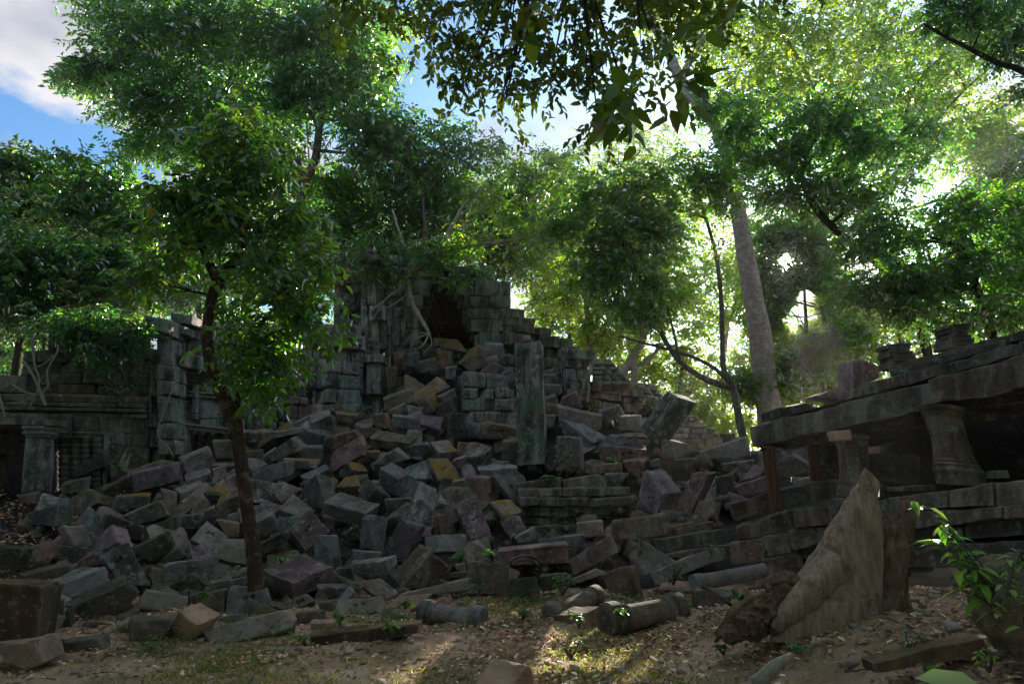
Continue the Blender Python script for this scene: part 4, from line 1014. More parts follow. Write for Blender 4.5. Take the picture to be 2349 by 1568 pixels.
def finial(q, Y, lab):
    mb = MB()
    for i, (a, b, v0, v1) in enumerate(q):
        slab3([at(*A4(a, v0), Y), at(*A4(b, v0 - 6), Y), at(*A4(b, v1 - 6), Y), at(*A4(a, v1), Y)], (0, 0.45, 0), mb, i, 6, 0.02, 0.1)
    tag(mb.build('roof_finial', M['stone_eave'], angle=38), lab, 'finial', 'stepped finials on the gallery ridge')
finial([(1185, 1325, 430, 455), (1200, 1315, 455, 480), (1195, 1340, 480, 505), (1215, 1355, 505, 540), (1200, 1360, 540, 580)], gy(2060) + 1.2, 'lower stepped dark finial at the left end of the gallery ridge')
finial([(1560, 1700, 305, 325), (1575, 1690, 325, 350), (1590, 1680, 350, 375), (1580, 1710, 375, 400), (1570, 1725, 400, 430), (1570, 1735, 430, 455)], gy(2190) + 1.2, 'taller stepped dark finial higher up the gallery ridge')
# timber props
PRP = empty('timber_prop', at(1780, 1165, 11.4), 'reddish timber frame of posts and rails propping the low end of the gallery eave', 'prop')
def tbox(a, b, w, Y, name, d=0.14):
    mb = MB(); slab3([at(a[0] - w, a[1], Y), at(a[0] + w, a[1], Y), at(b[0] + w, b[1], Y), at(b[0] - w, b[1], Y)], (0, d, 0), mb, 3, 3, 0.002, 0.0); mb.build(name, M['timber'], PRP)
tbox(A4(437, 1068), A4(487, 1480), 12, 11.3, 'post'); tbox(A4(715, 1040), A4(738, 1290), 9.5, 12.0, 'post')
mb = MB(); slab3([at(*A4(395, 1078), 11.25), at(*A4(700, 1028), 12), at(*A4(700, 1052), 12), at(*A4(395, 1098), 11.25)], (0, 0.14, 0), mb, 3, 3, .002, 0); mb.build('top_rail', M['timber'], PRP)
mb = MB(); slab3([at(*A4(765, 1186), 12.05), at(*A4(890, 1178), 12.05), at(*A4(890, 1210), 12.05), at(*A4(765, 1216), 12.05)], (0, 0.1, 0), mb, 3, 3, .002, 0); mb.build('cross_rail', M['timber'], PRP)
GI = 'blocks lying inside the leaning gallery'
single('stone_block', [[A4(1105, 1110), A4(1385, 1130), A4(1380, 1310), A4(1115, 1300)]], M['stone_dark'], 'dark squared block standing inside the gallery between its two front columns', 'stone block', 10.8, 0.7, group=GI)
single('stone_block', [[A4(1265, 1330), A4(1470, 1310), A4(1480, 1345), A4(1270, 1355)]], M['stone_brown'], 'thin broken slab on the gallery floor left of the nearer column', 'stone block', 9.2, 0.4, group=GI)
single('stone_block', [[A4(1880, 1225), A4(1930, 1222), A4(1950, 1270), A4(1870, 1272)]], M['stone_brown'], 'little rubble stone on the gallery floor right of the nearer column', 'stone block', 8.4, 0.25, group=GI)
# ---------------------------------------------------------------- standing pillar, leaning slab
SP = empty('standing_pillar', at(1215, 1065, 16.2), 'tall weathered square pillar with a grooved face and a tenon on top, standing in the rubble', 'pillar')
mb = MB(); slab3([at(1181, 782, 16.2), at(1243, 779, 16.2), at(1250, 1065, 16.2), at(1190, 1068, 16.2)], (0.08, 0.6, 0), mb, 4, 30, 0.02, 0.16)
mb.V[0] = mb.V[0] + vnoise3(mb.V[0], 2.5, 8) * 0.025 + vnoise3(mb.V[0], 9, 9) * 0.012; V = mb.V[0]; uu, vv = proj(V); gr = np.exp(-((uu - (1205 + (vv - 780) * 0.05)) / 7) ** 2) * (V[:, 1] < 16.35) * (vv > 800) * (vv < 1040); V[:, 1] += gr * 0.09
mb.build('shaft', M['stone_green'], SP, angle=40)
mb = MB(); slab3([at(1200, 769, 16.4), at(1217, 769, 16.4), at(1218, 782, 16.4), at(1200, 783, 16.4)], (0, 0.25, 0), mb, 4, 4, 0.02, 0.1); mb.build('tenon', M['stone_purple'], SP)
C = prism_corners([(1556, 912), (1600, 925), (1520, 1035), (1488, 1000)], -25, -18, 16.6, 0.45)
P, Fs = stone(C, 77, 16, 0.02, 0.08); tag(mesh_np('leaning_slab', P, Fs, M['stone_green'], angle=38), 'tall mossy grey slab leaning to the right against bright foliage beside the low ruined wall', 'stone slab')
# ---------------------------------------------------------------- fallen columns and kerb beam
FC = 'fallen round columns at the foot of the pile'
def fallen(p0, p1, r, Y0, Y1, prof, mat, lab, seed):
    a, b = at(*p0, Y0), at(*p1, Y1)
    V, Fs = lathe(a, b, [(s, px(r, Y0) * k) for s, k in prof], 28, seed, 0.012)
    tag(mesh_np('fallen_column', V, [f[::-1] for f in Fs], mat, angle=38), lab, 'fallen column', FC)
RP = [(0, .0), (0, .95), (.02, 1.08), (.14, 1.1), (.16, .9), (.19, .98), (.21, .86), (.24, .92), (.26, .8), (.5, .76), (.74, .8), (.76, .92), (.79, .86), (.81, .98), (.84, .9), (.86, 1.08), (.98, 1.05), (1, .95), (1, 0)]
fallen((1388, 1424), (1562, 1396), 35, 8.1, 8.7, RP, M['stone_brown'], 'big brown turned column lying on the lawn, its broad round end facing left', 1)
fallen((1258, 1408), (1372, 1362), 22, 8.9, 9.6, RP, M['stone_brown'], 'half buried turned column behind weeds, left of the big brown fallen column', 2)
fallen((1108, 1420), (968, 1402), 26, 8.7, 9.1, RP, M['stone_grey'], 'short grey turned column on the grass, right end a broad disc', 3)
fallen((1590, 1338), (1752, 1308), 19, 10.6, 10.9, [(0, 0), (0, 1), (.04, 1.04), (.1, 1.04), (.12, .9), (.14, .98), (.17, .9), (.19, .96), (.21, .88), (.9, .86), (1, .9), (1, 0)], M['stone_light'], 'pale smooth column drum lying left of the stump roots', 4)
single('kerb_beam', [[(698, 1461), (888, 1436), (892, 1466), (704, 1492)], [(888, 1437), (960, 1430), (962, 1452), (891, 1466)]], M['stone_rust'], 'long low brown beam lying on the grass at the foot of the pile', 'stone beam', 7.7, 0.28, 12)
# carved relief on the scroll slab
C = prism_corners([(1141, 1262), (1303, 1246), (1306, 1290), (1146, 1297)], 0, -8, 10.15, 0.5)
P, Fs = stone(C, 5, 40, 0.008, 0.06); uu, vv = proj(P); rr = np.hypot((uu - 1205) / 1.5, vv - 1300)
P[:, 1] -= 0.035 * np.clip(np.sin(rr * 0.75), -.2, 1) * (rr > 8) * (rr < 34) * (P[:, 1] < 10.4); P[:, 1] -= 0.03 * (np.abs(vv - (1262 - (uu - 1141) * .09)) < 3)
tag(mesh_np('carved_slab', P, Fs, M['stone_purple'], angle=45), 'dark lintel carved with curling scrolls, over a black gap at the foot of the pile', 'carved slab')
single('upright_block', [[(-40, 1334), (100, 1342), (82, 1468), (-40, 1482)]], M['stone_rust'], 'large rusty brown upright block at the bottom left corner', 'stone block', 6.9, 0.3, 18, 0.1)
single('base_block', [[(-40, 1480), (84, 1468), (98, 1520), (60, 1540), (-40, 1530)][:4]], M['stone_tan'], 'tan eroded base stone beneath the large rusty upright block', 'stone block', 6.75, 0.35, 14, 0.14)
C = prism_corners([(1130, 1506), (1222, 1528), (1196, 1566), (1088, 1572)], 4, 40, 5.7, 0.06)
P, Fs = stone(C, 8, 16, 0.03, 0.08, brk=True); tag(mesh_np('lawn_stone', P, Fs, M['stone_tan'], angle=45), 'pale tan stone half sunk in the lawn at the bottom edge', 'stone')
# ---------------------------------------------------------------- stump
SY = 6.3
ST = empty('tree_stump', at(1950, 1400, SY), 'big weathered split tree stump with a pointed spire and flared roots on the right mound', 'tree stump')
def unit3(a):
    a = a * [1, 1, 0]; return a / (np.linalg.norm(a, axis=1, keepdims=True) + 1e-9)
def loft(rings, dep, seg=72, seed=0, rough=0.03, flute=0.03, Yc=SY):
    """rings: (u_left, u_right, v) in image, bottom to top"""
    A = smooth_path(np.array(rings, float), 9); th = np.linspace(0, 2 * math.pi, seg, endpoint=False); V = []
    for (ul, ur, v) in A:
        c = at((ul + ur) / 2, v, Yc); r = px((ur - ul) / 2, Yc)
        fl = 1 + flute * np.sin(th * 5 + v * 0.01 + seed) + flute * 0.6 * np.sin(th * 11 + v * .02)
        ring = c + np.stack([np.cos(th) * r * fl, np.sin(th) * r * dep * fl, np.zeros(seg)], 1)
        V.append(ring)
    V = np.concatenate(V); sp_ = vnoise(V * [1, 1, .12], 16, seed + 8); V = V + unit3(V - V.mean(0)) * (np.abs(sp_) * -0.012)[:, None]; V = V + vnoise3(V, 3, seed) * rough * 0.6 + vnoise3(V * [3, 3, .22], 6, seed + 3) * rough * 0.4 + vnoise3(V * [2, 2, .3], 22, seed + 4) * rough * 0.35
    n = len(A); Fs = [(i * seg + j, i * seg + (j + 1) % seg, (i + 1) * seg + (j + 1) % seg, (i + 1) * seg + j) for i in range(n - 1) for j in range(seg)]
    Fs.append(tuple(range((n - 1) * seg, n * seg)))
    return V, Fs
def b4r(a, b, v): return (1605.8 + a * .3782, 1605.8 + b * .3782, 975 + v * .3782)
mb = MB()
mb.add(*loft([b4r(440, 1090, 1300), b4r(450, 1080, 1190), b4r(500, 1070, 1080), b4r(562, 1075, 985), b4r(640, 1080, 880), b4r(703, 1088, 790), b4r(757, 1098, 700), b4r(806, 1102, 610), b4r(854, 1100, 520), b4r(900, 1070, 450), b4r(936, 1080, 390), b4r(958, 1086, 360), b4r(968, 1050, 325), b4r(980, 1022, 290), b4r(993, 1002, 262)], 0.55, 72, 1))
for pts in ([(860, 830, 80), (745, 940, 84), (655, 1030, 84), (570, 1110, 76), (500, 1180, 60), (450, 1240, 36)], [(700, 1000, 60), (600, 1070, 46), (520, 1130, 30), (480, 1200, 20)], [(900, 1050, 60), (820, 1130, 40), (780, 1180, 26)]):
    P = np.array([at(*B4(x, y), SY - 0.12) for x, y, _ in pts]); r = np.array([px(q[2] * .3782, SY) for q in pts])
    A = smooth_path(np.column_stack([P, r]), 5); V_, F__ = tube(A[:, :3], A[:, 3], 22, 9, 0.1); mb.add(V_ + vnoise3(V_ * [1, 1, 1], 9, 3) * 0.008, F__)
mb.build('trunk', M['stump_wood'], ST)
mb = MB()
mb.add(*loft([b4r(880, 1310, 1300), b4r(880, 1290, 1190), b4r(930, 1240, 1050), b4r(960, 1220, 900), b4r(980, 1215, 750), b4r(1000, 1200, 620), b4r(1040, 1150, 540)], 0.5, 60, 4, 0.04, 0.09, SY + 0.25))
mb.build('rotten_core', M['stump_rot'], ST)
mb = MB()
mb.add(*loft([b4r(1050, 1260, 1290), b4r(1060, 1240, 1180), b4r(1085, 1225, 1050), b4r(1110, 1240, 900), b4r(1130, 1270, 760), b4r(1160, 1300, 640), b4r(1200, 1310, 560), b4r(1225, 1290, 480), b4r(1240, 1265, 450)], 0.5, 60, 7, 0.03, 0.08, SY + 0.05))
mb.build('side_spire', M['stump_rot'], ST)
mb = MB()
for pts in ([(700, 950, 60), (560, 1010, 52), (470, 1060, 46), (400, 1090, 40), (300, 1130, 30), (200, 1210, 22), (90, 1320, 10)],
            [(560, 1000, 36), (500, 990, 34), (440, 985, 28), (400, 1000, 20)], [(620, 960, 20), (540, 935, 26), (450, 945, 22), (340, 975, 12), (290, 990, 6)],
            [(520, 1060, 30), (500, 1130, 30), (520, 1200, 22), (540, 1290, 12), (560, 1360, 6)], [(420, 1080, 34), (330, 1060, 26), (270, 1090, 22), (180, 1180, 22), (110, 1280, 14)],
            [(380, 1060, 30), (400, 1150, 30), (370, 1230, 26), (300, 1290, 20), (200, 1330, 12)], [(460, 1010, 30), (520, 1040, 30), (560, 1100, 26), (520, 1180, 22)]):
    P = np.array([at(*B4(x, y), SY + 0.05 * math.sin(x)) for x, y, _ in pts]); r = np.array([px(q[2] * .3782, SY) for q in pts])
    A = smooth_path(np.column_stack([P, r]), 5); mb.add(*tube(A[:, :3], A[:, 3], 16, int(pts[0][0]), 0.45))
bmx = __import__('bmesh').new(); __import__('bmesh').ops.create_icosphere(bmx, subdivisions=5, radius=1); SV = np.array([v.co[:] for v in bmx.verts]); SF = [[v.index for v in f.verts] for f in bmx.faces]; bmx.free()
for cx, cy, rx_, ry_, sd in ((400, 1120, 120, 95, 1), (300, 1200, 120, 85, 2), (470, 1180, 70, 90, 3), (200, 1270, 90, 50, 4)):
    Q = SV * (1 + 0.30 * vnoise(SV, 1.8, sd) + 0.26 * np.abs(vnoise(SV, 4.5, sd + 7)) - 0.10)[:, None]
    mb.add(at(*B4(cx, cy), SY - 0.02) + Q * np.array([px(rx_ * .3782, SY), px(60 * .3782 * 1.6, SY), px(ry_ * .3782, SY)]), SF)
Vr = mb.V
for i in range(len(Vr)): Vr[i] = Vr[i] + vnoise3(Vr[i], 7, 3) * 0.03 + vnoise3(Vr[i], 18, 4) * 0.012
mb.build('root', M['stump_rot'], ST)
# boulder on the right edge, half buried slab, roots and sticks
def boulder(pts_c, rad, Y, name, mat, lab, cat, seed=0, sub=5):
    bm_ = __import__('bmesh').new(); __import__('bmesh').ops.create_icosphere(bm_, subdivisions=sub, radius=1)
    V = np.array([v.co[:] for v in bm_.verts]); Fs = [[v.index for v in f.verts] for f in bm_.faces]; bm_.free()
    c = at(*pts_c, Y); V = V * (1 + 0.22 * vnoise(V, 1.2, seed) + 0.12 * vnoise(V, 3.5, seed + 1) + 0.05 * vnoise(V, 9, seed + 2) + 0.025 * vnoise(V, 22, seed + 3))[:, None]
    V = np.sign(V) * np.abs(V) ** 0.85
    V = c + V * np.array([px(rad[0], Y), px(rad[2], Y), px(rad[1], Y)])
    return tag(mesh_np(name, V, Fs, mat, angle=60), lab, cat)
boulder((2330, 1390), (75, 118, 70), 4.3, 'boulder', M['boulder_rock'], 'tall rough brown boulder cut by the right edge of the frame', 'boulder', 4)
single('sunk_slab', [[B4(1045, 1432), B4(1720, 1292), B4(1760, 1400), B4(1060, 1500)]], M['boulder_rock'], 'long dark slab half buried in the leafy mound, in front of the boulder', 'stone slab', 4.55, 0.16, 16, 0.14)
P, r_ = path_uv([B4(560, 1398) + (8,), B4(450, 1460) + (13,), B4(330, 1570) + (15,)], 4.4); V, Fs = tube(P, r_, 10, 2, 0.15)
tag(mesh_np('dead_branch', V, Fs, M['root_pale']), 'short pale dead branch lying on the mound at the bottom edge', 'branch')
mb = MB()
for pts in ([(705, 1330, 16), (740, 1305, 18), (790, 1312, 15), (830, 1335, 8)], [(745, 1315, 16), (755, 1360, 15), (745, 1410, 12)]):
    P, r_ = path_uv([B4(a, b) + (c * .3782,) for a, b, c in pts], 5.0); mb.add(*tube(P, r_, 10, 3, 0.2))
tag(mb.build('root_knob', M['stump_wood']), 'knobbly root loop poking out of the leafy mound below the stump', 'root')
mb = MB()
for pts in ([(0, 970, 5), (80, 1010, 5), (160, 1070, 5), (225, 1108, 3)], ):
    P, r_ = path_uv([B4(a, b) + (c,) for a, b, c in pts], 7.0); mb.add(*tube(P, r_, 8, 3, 0.2))
tag(mb.build('dead_branch', M['bark_grey']), 'thin grey dead branch leaning on the brown block left of the stump roots', 'branch')
# ---------------------------------------------------------------- foliage
LEAFN = 0
def leaf_quads(base, d, n, L, Wd, near=False, fold=0.25, curl=0.15):
    """arrays of leaves: base, direction, normal -> V, F"""
    s = np.cross(d, n); s /= np.linalg.norm(s, axis=1)[:, None] + 1e-9
    L = L[:, None]; Wd = Wd[:, None]
    if not near:
        a = base; b = base + d * L * 0.45 + s * Wd * 0.5 + n * Wd * fold; c = base + d * L - n * L * curl; e = base + d * L * 0.45 - s * Wd * 0.5 + n * Wd * fold
        V = np.stack([a, b, c, e], 1).reshape(-1, 3); return V, np.arange(len(V)).reshape(-1, 4)
    a = base; r1 = base + d * L * 0.28 + s * Wd * 0.46 + n * Wd * fold; r2 = base + d * L * 0.68 + s * Wd * 0.40 + n * Wd * (fold * .6) - n * L * curl * .5
    tp = base + d * L - n * L * curl * 1.3; l2 = r2 - s * Wd * 0.80; l1 = r1 - s * Wd * 0.92
    m = base + d * L * 0.5 - n * L * curl * 0.3
    V = np.stack([a, r1, r2, tp, l2, l1, m], 1).reshape(-1, 3); k = len(base); o = np.arange(k)[:, None] * 7
    F = np.concatenate([o + np.array([[0, 1, 2, 6]]), o + np.array([[6, 2, 3, 3]])], 0)
    T = np.concatenate([o + np.array([t]) for t in ([0, 1, 6], [1, 2, 6], [2, 3, 6], [3, 4, 6], [4, 5, 6], [5, 0, 6])], 0)
    return V, T
def unit(a): return a / (np.linalg.norm(a, axis=-1, keepdims=True) + 1e-9)
DAP = [at(u, v, Y) for u, v, Y in [(1000, 1425, 8.7), (1090, 1400, 9.3), (1180, 1440, 8.4), (1050, 1490, 7.4), (1240, 1480, 7.6), (1120, 1540, 6.5), (930, 1555, 6.3), (1300, 1400, 9.2), (1420, 1540, 6.5), (1330, 1530, 6.6), (600, 800, 9.6), (640, 780, 9.6), (580, 850, 9.6), (620, 700, 9.6), (1180, 1550, 6.3), (1345, 905, 19.6), (1900, 1200, 6.2), (2150, 1300, 4.3), (2080, 1200, 4.3), (1150, 1420, 8.9), (1160, 1540, 5.7), (1120, 1525, 5.75)] + [ (1270, 1440, 8.3), (1580, 1470, 6.8), (2150, 1180, 4.2), (2200, 1260, 4.2), (2120, 1160, 4.2), (2240, 1310, 4.2), (1940, 1150, 6.2), (1870, 1280, 6.1), (2050, 1480, 5.0), (1920, 1500, 5.2), (2180, 1420, 5.0), (760, 1290, 10.6)] + [(random.Random(k).uniform(950, 1650), random.Random(k + 99).uniform(1470, 1560), 6.9) for k in range(12)]]
def sun_gap(P, rpx=15):
    u, v = proj(P); m = (u - 1803) ** 2 + (v - 592) ** 2 > rpx ** 2
    for a in DAP:                      # openings cut in the foliage along sun rays to light chosen spots
        d = P - a; t_ = d @ SUN; q = d - t_[:, None] * SUN; m &= ((q ** 2).sum(1) > 0.34 ** 2) | (t_ < 1.5)
    return m
def crown(blobs, Y, n_tw, per, L, seed, near=False, spread=0.36, droop=0.25, clumps=9, rd=None, W=0.5, gap=15, twig=None):
    """blobs [(u,v,ru,rv[,dY])] in the picture at distance Y -> leaf mesh arrays; leaves sit on short twigs gathered in clumps"""
    r = np.random.default_rng(seed); Bb = np.array([list(b[:4]) + [b[4] if len(b) > 4 else 0] for b in blobs], float)
    w = (Bb[:, 2] * Bb[:, 3]) ** 0.8; w /= w.sum()
    cen = []; rad = []
    for b, ww in zip(Bb, w):
        k = max(3, int(round(clumps * 2.4 * len(Bb) * ww)))
        yb = Y + b[4]; c0 = at(b[0], b[1], yb); R3 = np.array([px(b[2], yb), (px((b[2] + b[3]) / 2, yb) if rd is None else rd), px(b[3], yb)])
        q = unit(r.normal(size=(k, 3))) * (r.uniform(0.1, 1.25, (k, 1)) ** 0.5)
        cen.append(c0 + q * R3 * 0.85); rad.append(np.repeat([R3], k, 0))
    cen = np.concatenate(cen); rad = np.concatenate(rad)
    ci = r.integers(0, len(cen), n_tw); o = r.normal(size=(n_tw, 3)) * rad[ci] * spread * 1.05 * np.array([1, 1, 0.55])
    P = cen[ci] + o; d = unit(unit(o) * 0.7 + r.normal(size=(n_tw, 3)) * 0.55 + np.array([0, 0, -droop]))
    tl = L * per * 0.30
    k = np.arange(per); s = (k + 0.5) / per; sd = np.where(k % 2 == 0, 1.0, -1.0)
    up = unit(np.array([0, 0, 1.0]) + r.normal(size=(n_tw, 3)) * 0.35); side = unit(np.cross(d, up))
    base = P[:, None, :] + d[:, None, :] * (s * tl)[None, :, None] - np.array([0, 0, 1.0]) * (s ** 2 * tl * droop * 0.6)[None, :, None]
    ld = unit(d[:, None, :] * 0.55 + side[:, None, :] * sd[None, :, None] * 0.85 + r.normal(size=(n_tw, per, 3)) * 0.25 + np.array([0, 0, -0.25]))
    n = unit(up[:, None, :] + r.normal(size=(n_tw, per, 3)) * 0.35)
    base = base.reshape(-1, 3); ld = ld.reshape(-1, 3); n = n.reshape(-1, 3)
    if gap is not None: 
        m = sun_gap(base, gap); base, ld, n = base[m], ld[m], n[m]
    LL = L * r.uniform(0.65, 1.25, len(base))
    return leaf_quads(base, ld, n, LL, LL * W, near), P
def limbs(trunk_pts, blobs, Y, r0, seed, mb, n_sub=3):
    """curved limbs from the nearest lower trunk point to each part of the crown, with thinner side branches"""
    R = random.Random(seed); T = np.array(trunk_pts)
    for b in blobs:
        e = at(b[0], b[1], Y + (b[4] if len(b) > 4 else 0)); d = np.linalg.norm(T - e, axis=1) + (T[:, 2] > e[2]) * 2
        a = T[int(np.argmin(d))]; L = np.linalg.norm(e - a)
        if L < 0.2: continue
        m = (a + e) / 2 + np.array([R.uniform(-.1, .1), R.uniform(-.1, .1), R.uniform(-.02, .12)]) * L
        P = smooth_path([a, m, e], 4); rr = np.linspace(r0, r0 * 0.3, len(P)); mb.add(*tube(P, rr, 6, seed, 0.1))
        rx, rz = px(b[2], Y), px(b[3], Y)
        for _ in range(n_sub):
            s = P[R.randrange(len(P) // 3, len(P))]; q = e + np.array([R.uniform(-1, 1) * rx, R.uniform(-.7, .7) * rx, R.uniform(-1, 1) * rz]) * 0.85
            mm = (s + q) / 2 + np.array([R.uniform(-.1, .1), R.uniform(-.1, .1), R.uniform(0, .1)]) * np.linalg.norm(q - s)
            Q = smooth_path([s, mm, q], 3); mb.add(*tube(Q, np.linspace(r0 * 0.38, r0 * 0.1, len(Q)), 5, seed, 0.1))
def tree(name, label, trunk, blobs, Y, leafmat, bark, n_tw, per, L, seed, stems=(), group='trees of the forest round the ruin', limb=None, n_sub=3, n_sat=2, **kw):
    """trunk: [(u,v,rpx[,dY])] from the base up"""
    Rb = random.Random(seed * 3 + 1); blobs = [list(b) + [0] * (5 - len(b)) for b in blobs]; main = [tuple(b) for b in blobs]
    sat = []
    for b in blobs:
        for _ in range(n_sat):
            a_ = Rb.uniform(0, 6.28); k_ = Rb.uniform(0.75, 1.15); sat.append((b[0] + math.cos(a_) * b[2] * k_, b[1] + math.sin(a_) * b[3] * k_, b[2] * Rb.uniform(.25, .5), b[3] * Rb.uniform(.35, .7), b[4] + Rb.uniform(-1, 1) * Y * .03))
    base = at(trunk[0][0], trunk[0][1], Y + (trunk[0][3] if len(trunk[0]) > 3 else 0))
    t = empty(name, base, label, 'tree', group); mb = MB(); P, r = path_uv(trunk, Y)
    mb.add(*tube(P, r, 14, seed, 0.12)); allp = list(P)
    for s in stems:
        Q, r2 = path_uv(s, Y); mb.add(*tube(Q, r2, 9, seed + 1, 0.12)); allp += list(Q)
    allp = [p for p in allp]
    limbs(allp, main, Y, limb or r[-1] * 0.9, seed, mb, n_sub); blobs = main + sat
    mb.build('trunk', M[bark], t)
    mats = leafmat if isinstance(leafmat, (list, tuple)) else [leafmat]
    for i, lm in enumerate(mats):
        (V, F), _ = crown(blobs, Y, n_tw // len(mats), per, L, seed + 50 * i, **kw)
        mesh_np('crown', V, F, M[lm], t, smooth=False)
    return t
# the slim tree in front of the pile
tree('slim_tree', 'slim reddish-brown tree with a curved trunk and broad drooping leaves, rooted in the rubble',
     [(590, 1352, 20), (586, 1320, 16.5), (578, 1240, 15), (562, 1130, 14.5), (545, 1010, 14.5), (533, 955, 17), (505, 895, 15), (482, 830, 13), (475, 750, 12), (484, 690, 12.5), (500, 645, 14)],
     [(560, 270, 50, 35), (500, 320, 60, 40), (620, 380, 60, 50), (690, 500, 60, 50), (560, 340, 60, 45), (500, 400, 80, 50), (430, 490, 90, 65), (530, 490, 95, 75), (600, 590, 80, 70), (690, 660, 75, 80), (610, 720, 80, 70), (570, 800, 70, 60), (600, 855, 45, 40), (390, 570, 60, 50), (340, 640, 45, 40), (730, 740, 50, 45), (645, 800, 30, 40), (440, 440, 70, 50), (620, 890, 25, 30)],
     9.6, ['leaf_near', 'leaf_near'], 'bark_red', 1250, 8, 0.14, 3, n_sat=1,
     stems=[[(500, 645, 13), (478, 600, 10), (455, 540, 7), (440, 480, 4)], [(500, 650, 14), (530, 610, 11), (552, 560, 9), (560, 450, 6), (565, 350, 3)], [(538, 955, 8), (550, 900, 6), (556, 850, 5), (575, 790, 3)], [(530, 610, 6), (600, 590, 4), (680, 640, 2.5)]],
     near=True, spread=0.30, droop=0.5, clumps=7, limb=0.028, W=0.5)
# the tall tree behind the temple on the left
tree('tall_dark_tree', 'tall dark-leaved tree with a forked grey trunk behind the temple wall, crowning the upper left',
     [(700, 760, 13), (692, 600, 12), (690, 480, 12), (697, 420, 12), (722, 370, 10), (732, 300, 9), (740, 230, 8), (738, 150, 7), (725, 60, 5)],
     [(430, 60, 170, 90), (300, 110, 110, 60), (230, 175, 70, 35), (170, 165, 45, 16), (290, 250, 50, 22), (370, 250, 90, 55), (420, 190, 130, 70), (560, 110, 150, 90), (520, 250, 110, 60), (620, 320, 90, 60), (440, 330, 70, 40), (700, 100, 130, 100), (800, 60, 100, 60), (780, 190, 100, 70), (850, 280, 90, 60), (880, 360, 70, 60), (690, 230, 80, 50), (600, -40, 300, 60), (330, 330, 50, 22)],
     24, ['leaf_deep', 'leaf_deep', 'leaf_mid'], 'bark_grey', 7000, 8, 0.27, 11, n_sat=1,
     stems=[[(700, 410, 9), (686, 385, 10), (682, 360, 7)], [(732, 300, 5), (690, 215, 4), (640, 190, 3)], [(735, 250, 6), (600, 230, 4), (450, 190, 3), (300, 170, 2)], [(740, 180, 5), (820, 200, 3), (880, 270, 2)], [(728, 345, 5), (800, 350, 3), (860, 340, 2)]],
     droop=0.3, clumps=10, spread=0.33, W=0.42)
# left background
tree('broad_tree', 'feathery tree whose pointed sprays stand against the clouds at the far left', [(90, 900, 9), (110, 700, 8), (180, 560, 7), (200, 500, 5)],
     [(90, 370, 85, 30), (40, 420, 70, 50), (190, 440, 90, 40), (150, 500, 120, 60), (270, 400, 40, 50), (300, 480, 70, 60), (30, 500, 70, 60), (280, 560, 80, 60)], 23, ['leaf_deep', 'leaf_mid'], 'bark_dark', 2300, 8, 0.24, 21, clumps=11)
tree('broad_tree', 'dense dark-leaved tree at the left edge above the low gallery', [(30, 900, 9), (50, 760, 8), (90, 650, 7)],
     [(70, 580, 110, 60), (20, 660, 80, 60), (160, 620, 100, 60), (250, 660, 70, 50), (80, 720, 70, 40), (-60, 560, 80, 120), (180, 700, 60, 35)], 19, ['leaf_deep', 'leaf_deep'], 'bark_dark', 2500, 8, 0.22, 22, clumps=10)
tree('sunlit_tree', 'sunlit yellow-green tree glowing behind the dark trees at the far left', [(180, 980, 8), (190, 800, 7), (210, 650, 5)],
     [(200, 640, 130, 60), (60, 780, 90, 70), (330, 620, 70, 60), (-20, 800, 70, 90), (40, 880, 60, 40), (290, 700, 70, 40), (120, 560, 100, 50)], 38, 'leaf_yellow', 'bark_grey', 2700, 7, 0.36, 23, clumps=9)
tree('hanging_shrub', 'dark shrub sprawling over the roof of the low gallery and trailing over its front', [(190, 780, 3), (200, 740, 2.5), (220, 700, 2)],
     [(220, 740, 80, 40), (270, 785, 50, 28), (130, 760, 60, 30), (250, 820, 35, 18), (310, 760, 30, 24)], 15.8, 'leaf_deep', 'bark_dark', 620, 7, 0.15, 24, clumps=8, limb=0.015, rd=0.5)
# centre background
tree('centre_tree', 'leafy mid-green tree directly behind the gateway tower', [(900, 900, 9), (880, 700, 8), (870, 560, 7)],
     [(850, 440, 110, 80), (770, 520, 80, 60), (930, 520, 110, 70), (830, 590, 90, 40), (1000, 470, 70, 60), (700, 560, 60, 50), (960, 590, 60, 30), (740, 650, 60, 60)], 27, ['leaf_mid', 'leaf_deep'], 'bark_grey', 3000, 8, 0.25, 31, clumps=11)
tree('centre_tree', 'bright green arching tree behind and right of the gateway tower', [(1180, 950, 8), (1170, 760, 7), (1120, 600, 6)],
     [(1080, 500, 80, 50), (1160, 440, 100, 50), (1230, 390, 100, 50), (1150, 540, 100, 50), (1240, 480, 80, 60), (1070, 570, 70, 30), (1190, 610, 60, 40), (1000, 410, 60, 35)], 31, ['leaf_bright', 'leaf_mid'], 'bark_grey', 2500, 8, 0.25, 32, clumps=12)
tree('open_tree', 'open sparse tree of thin twigs seen against blue sky above the gateway', [(980, 640, 5), (975, 520, 4), (970, 440, 3), (990, 370, 2)],
     [(1000, 330, 50, 35), (1060, 360, 55, 30), (960, 380, 45, 35), (1110, 330, 40, 25), (1020, 300, 60, 20), (930, 430, 40, 30)], 25, 'leaf_deep', 'bark_grey', 420, 8, 0.22, 33, clumps=9, stems=[[(972, 450, 3), (1030, 380, 2), (1080, 330, 1)]])
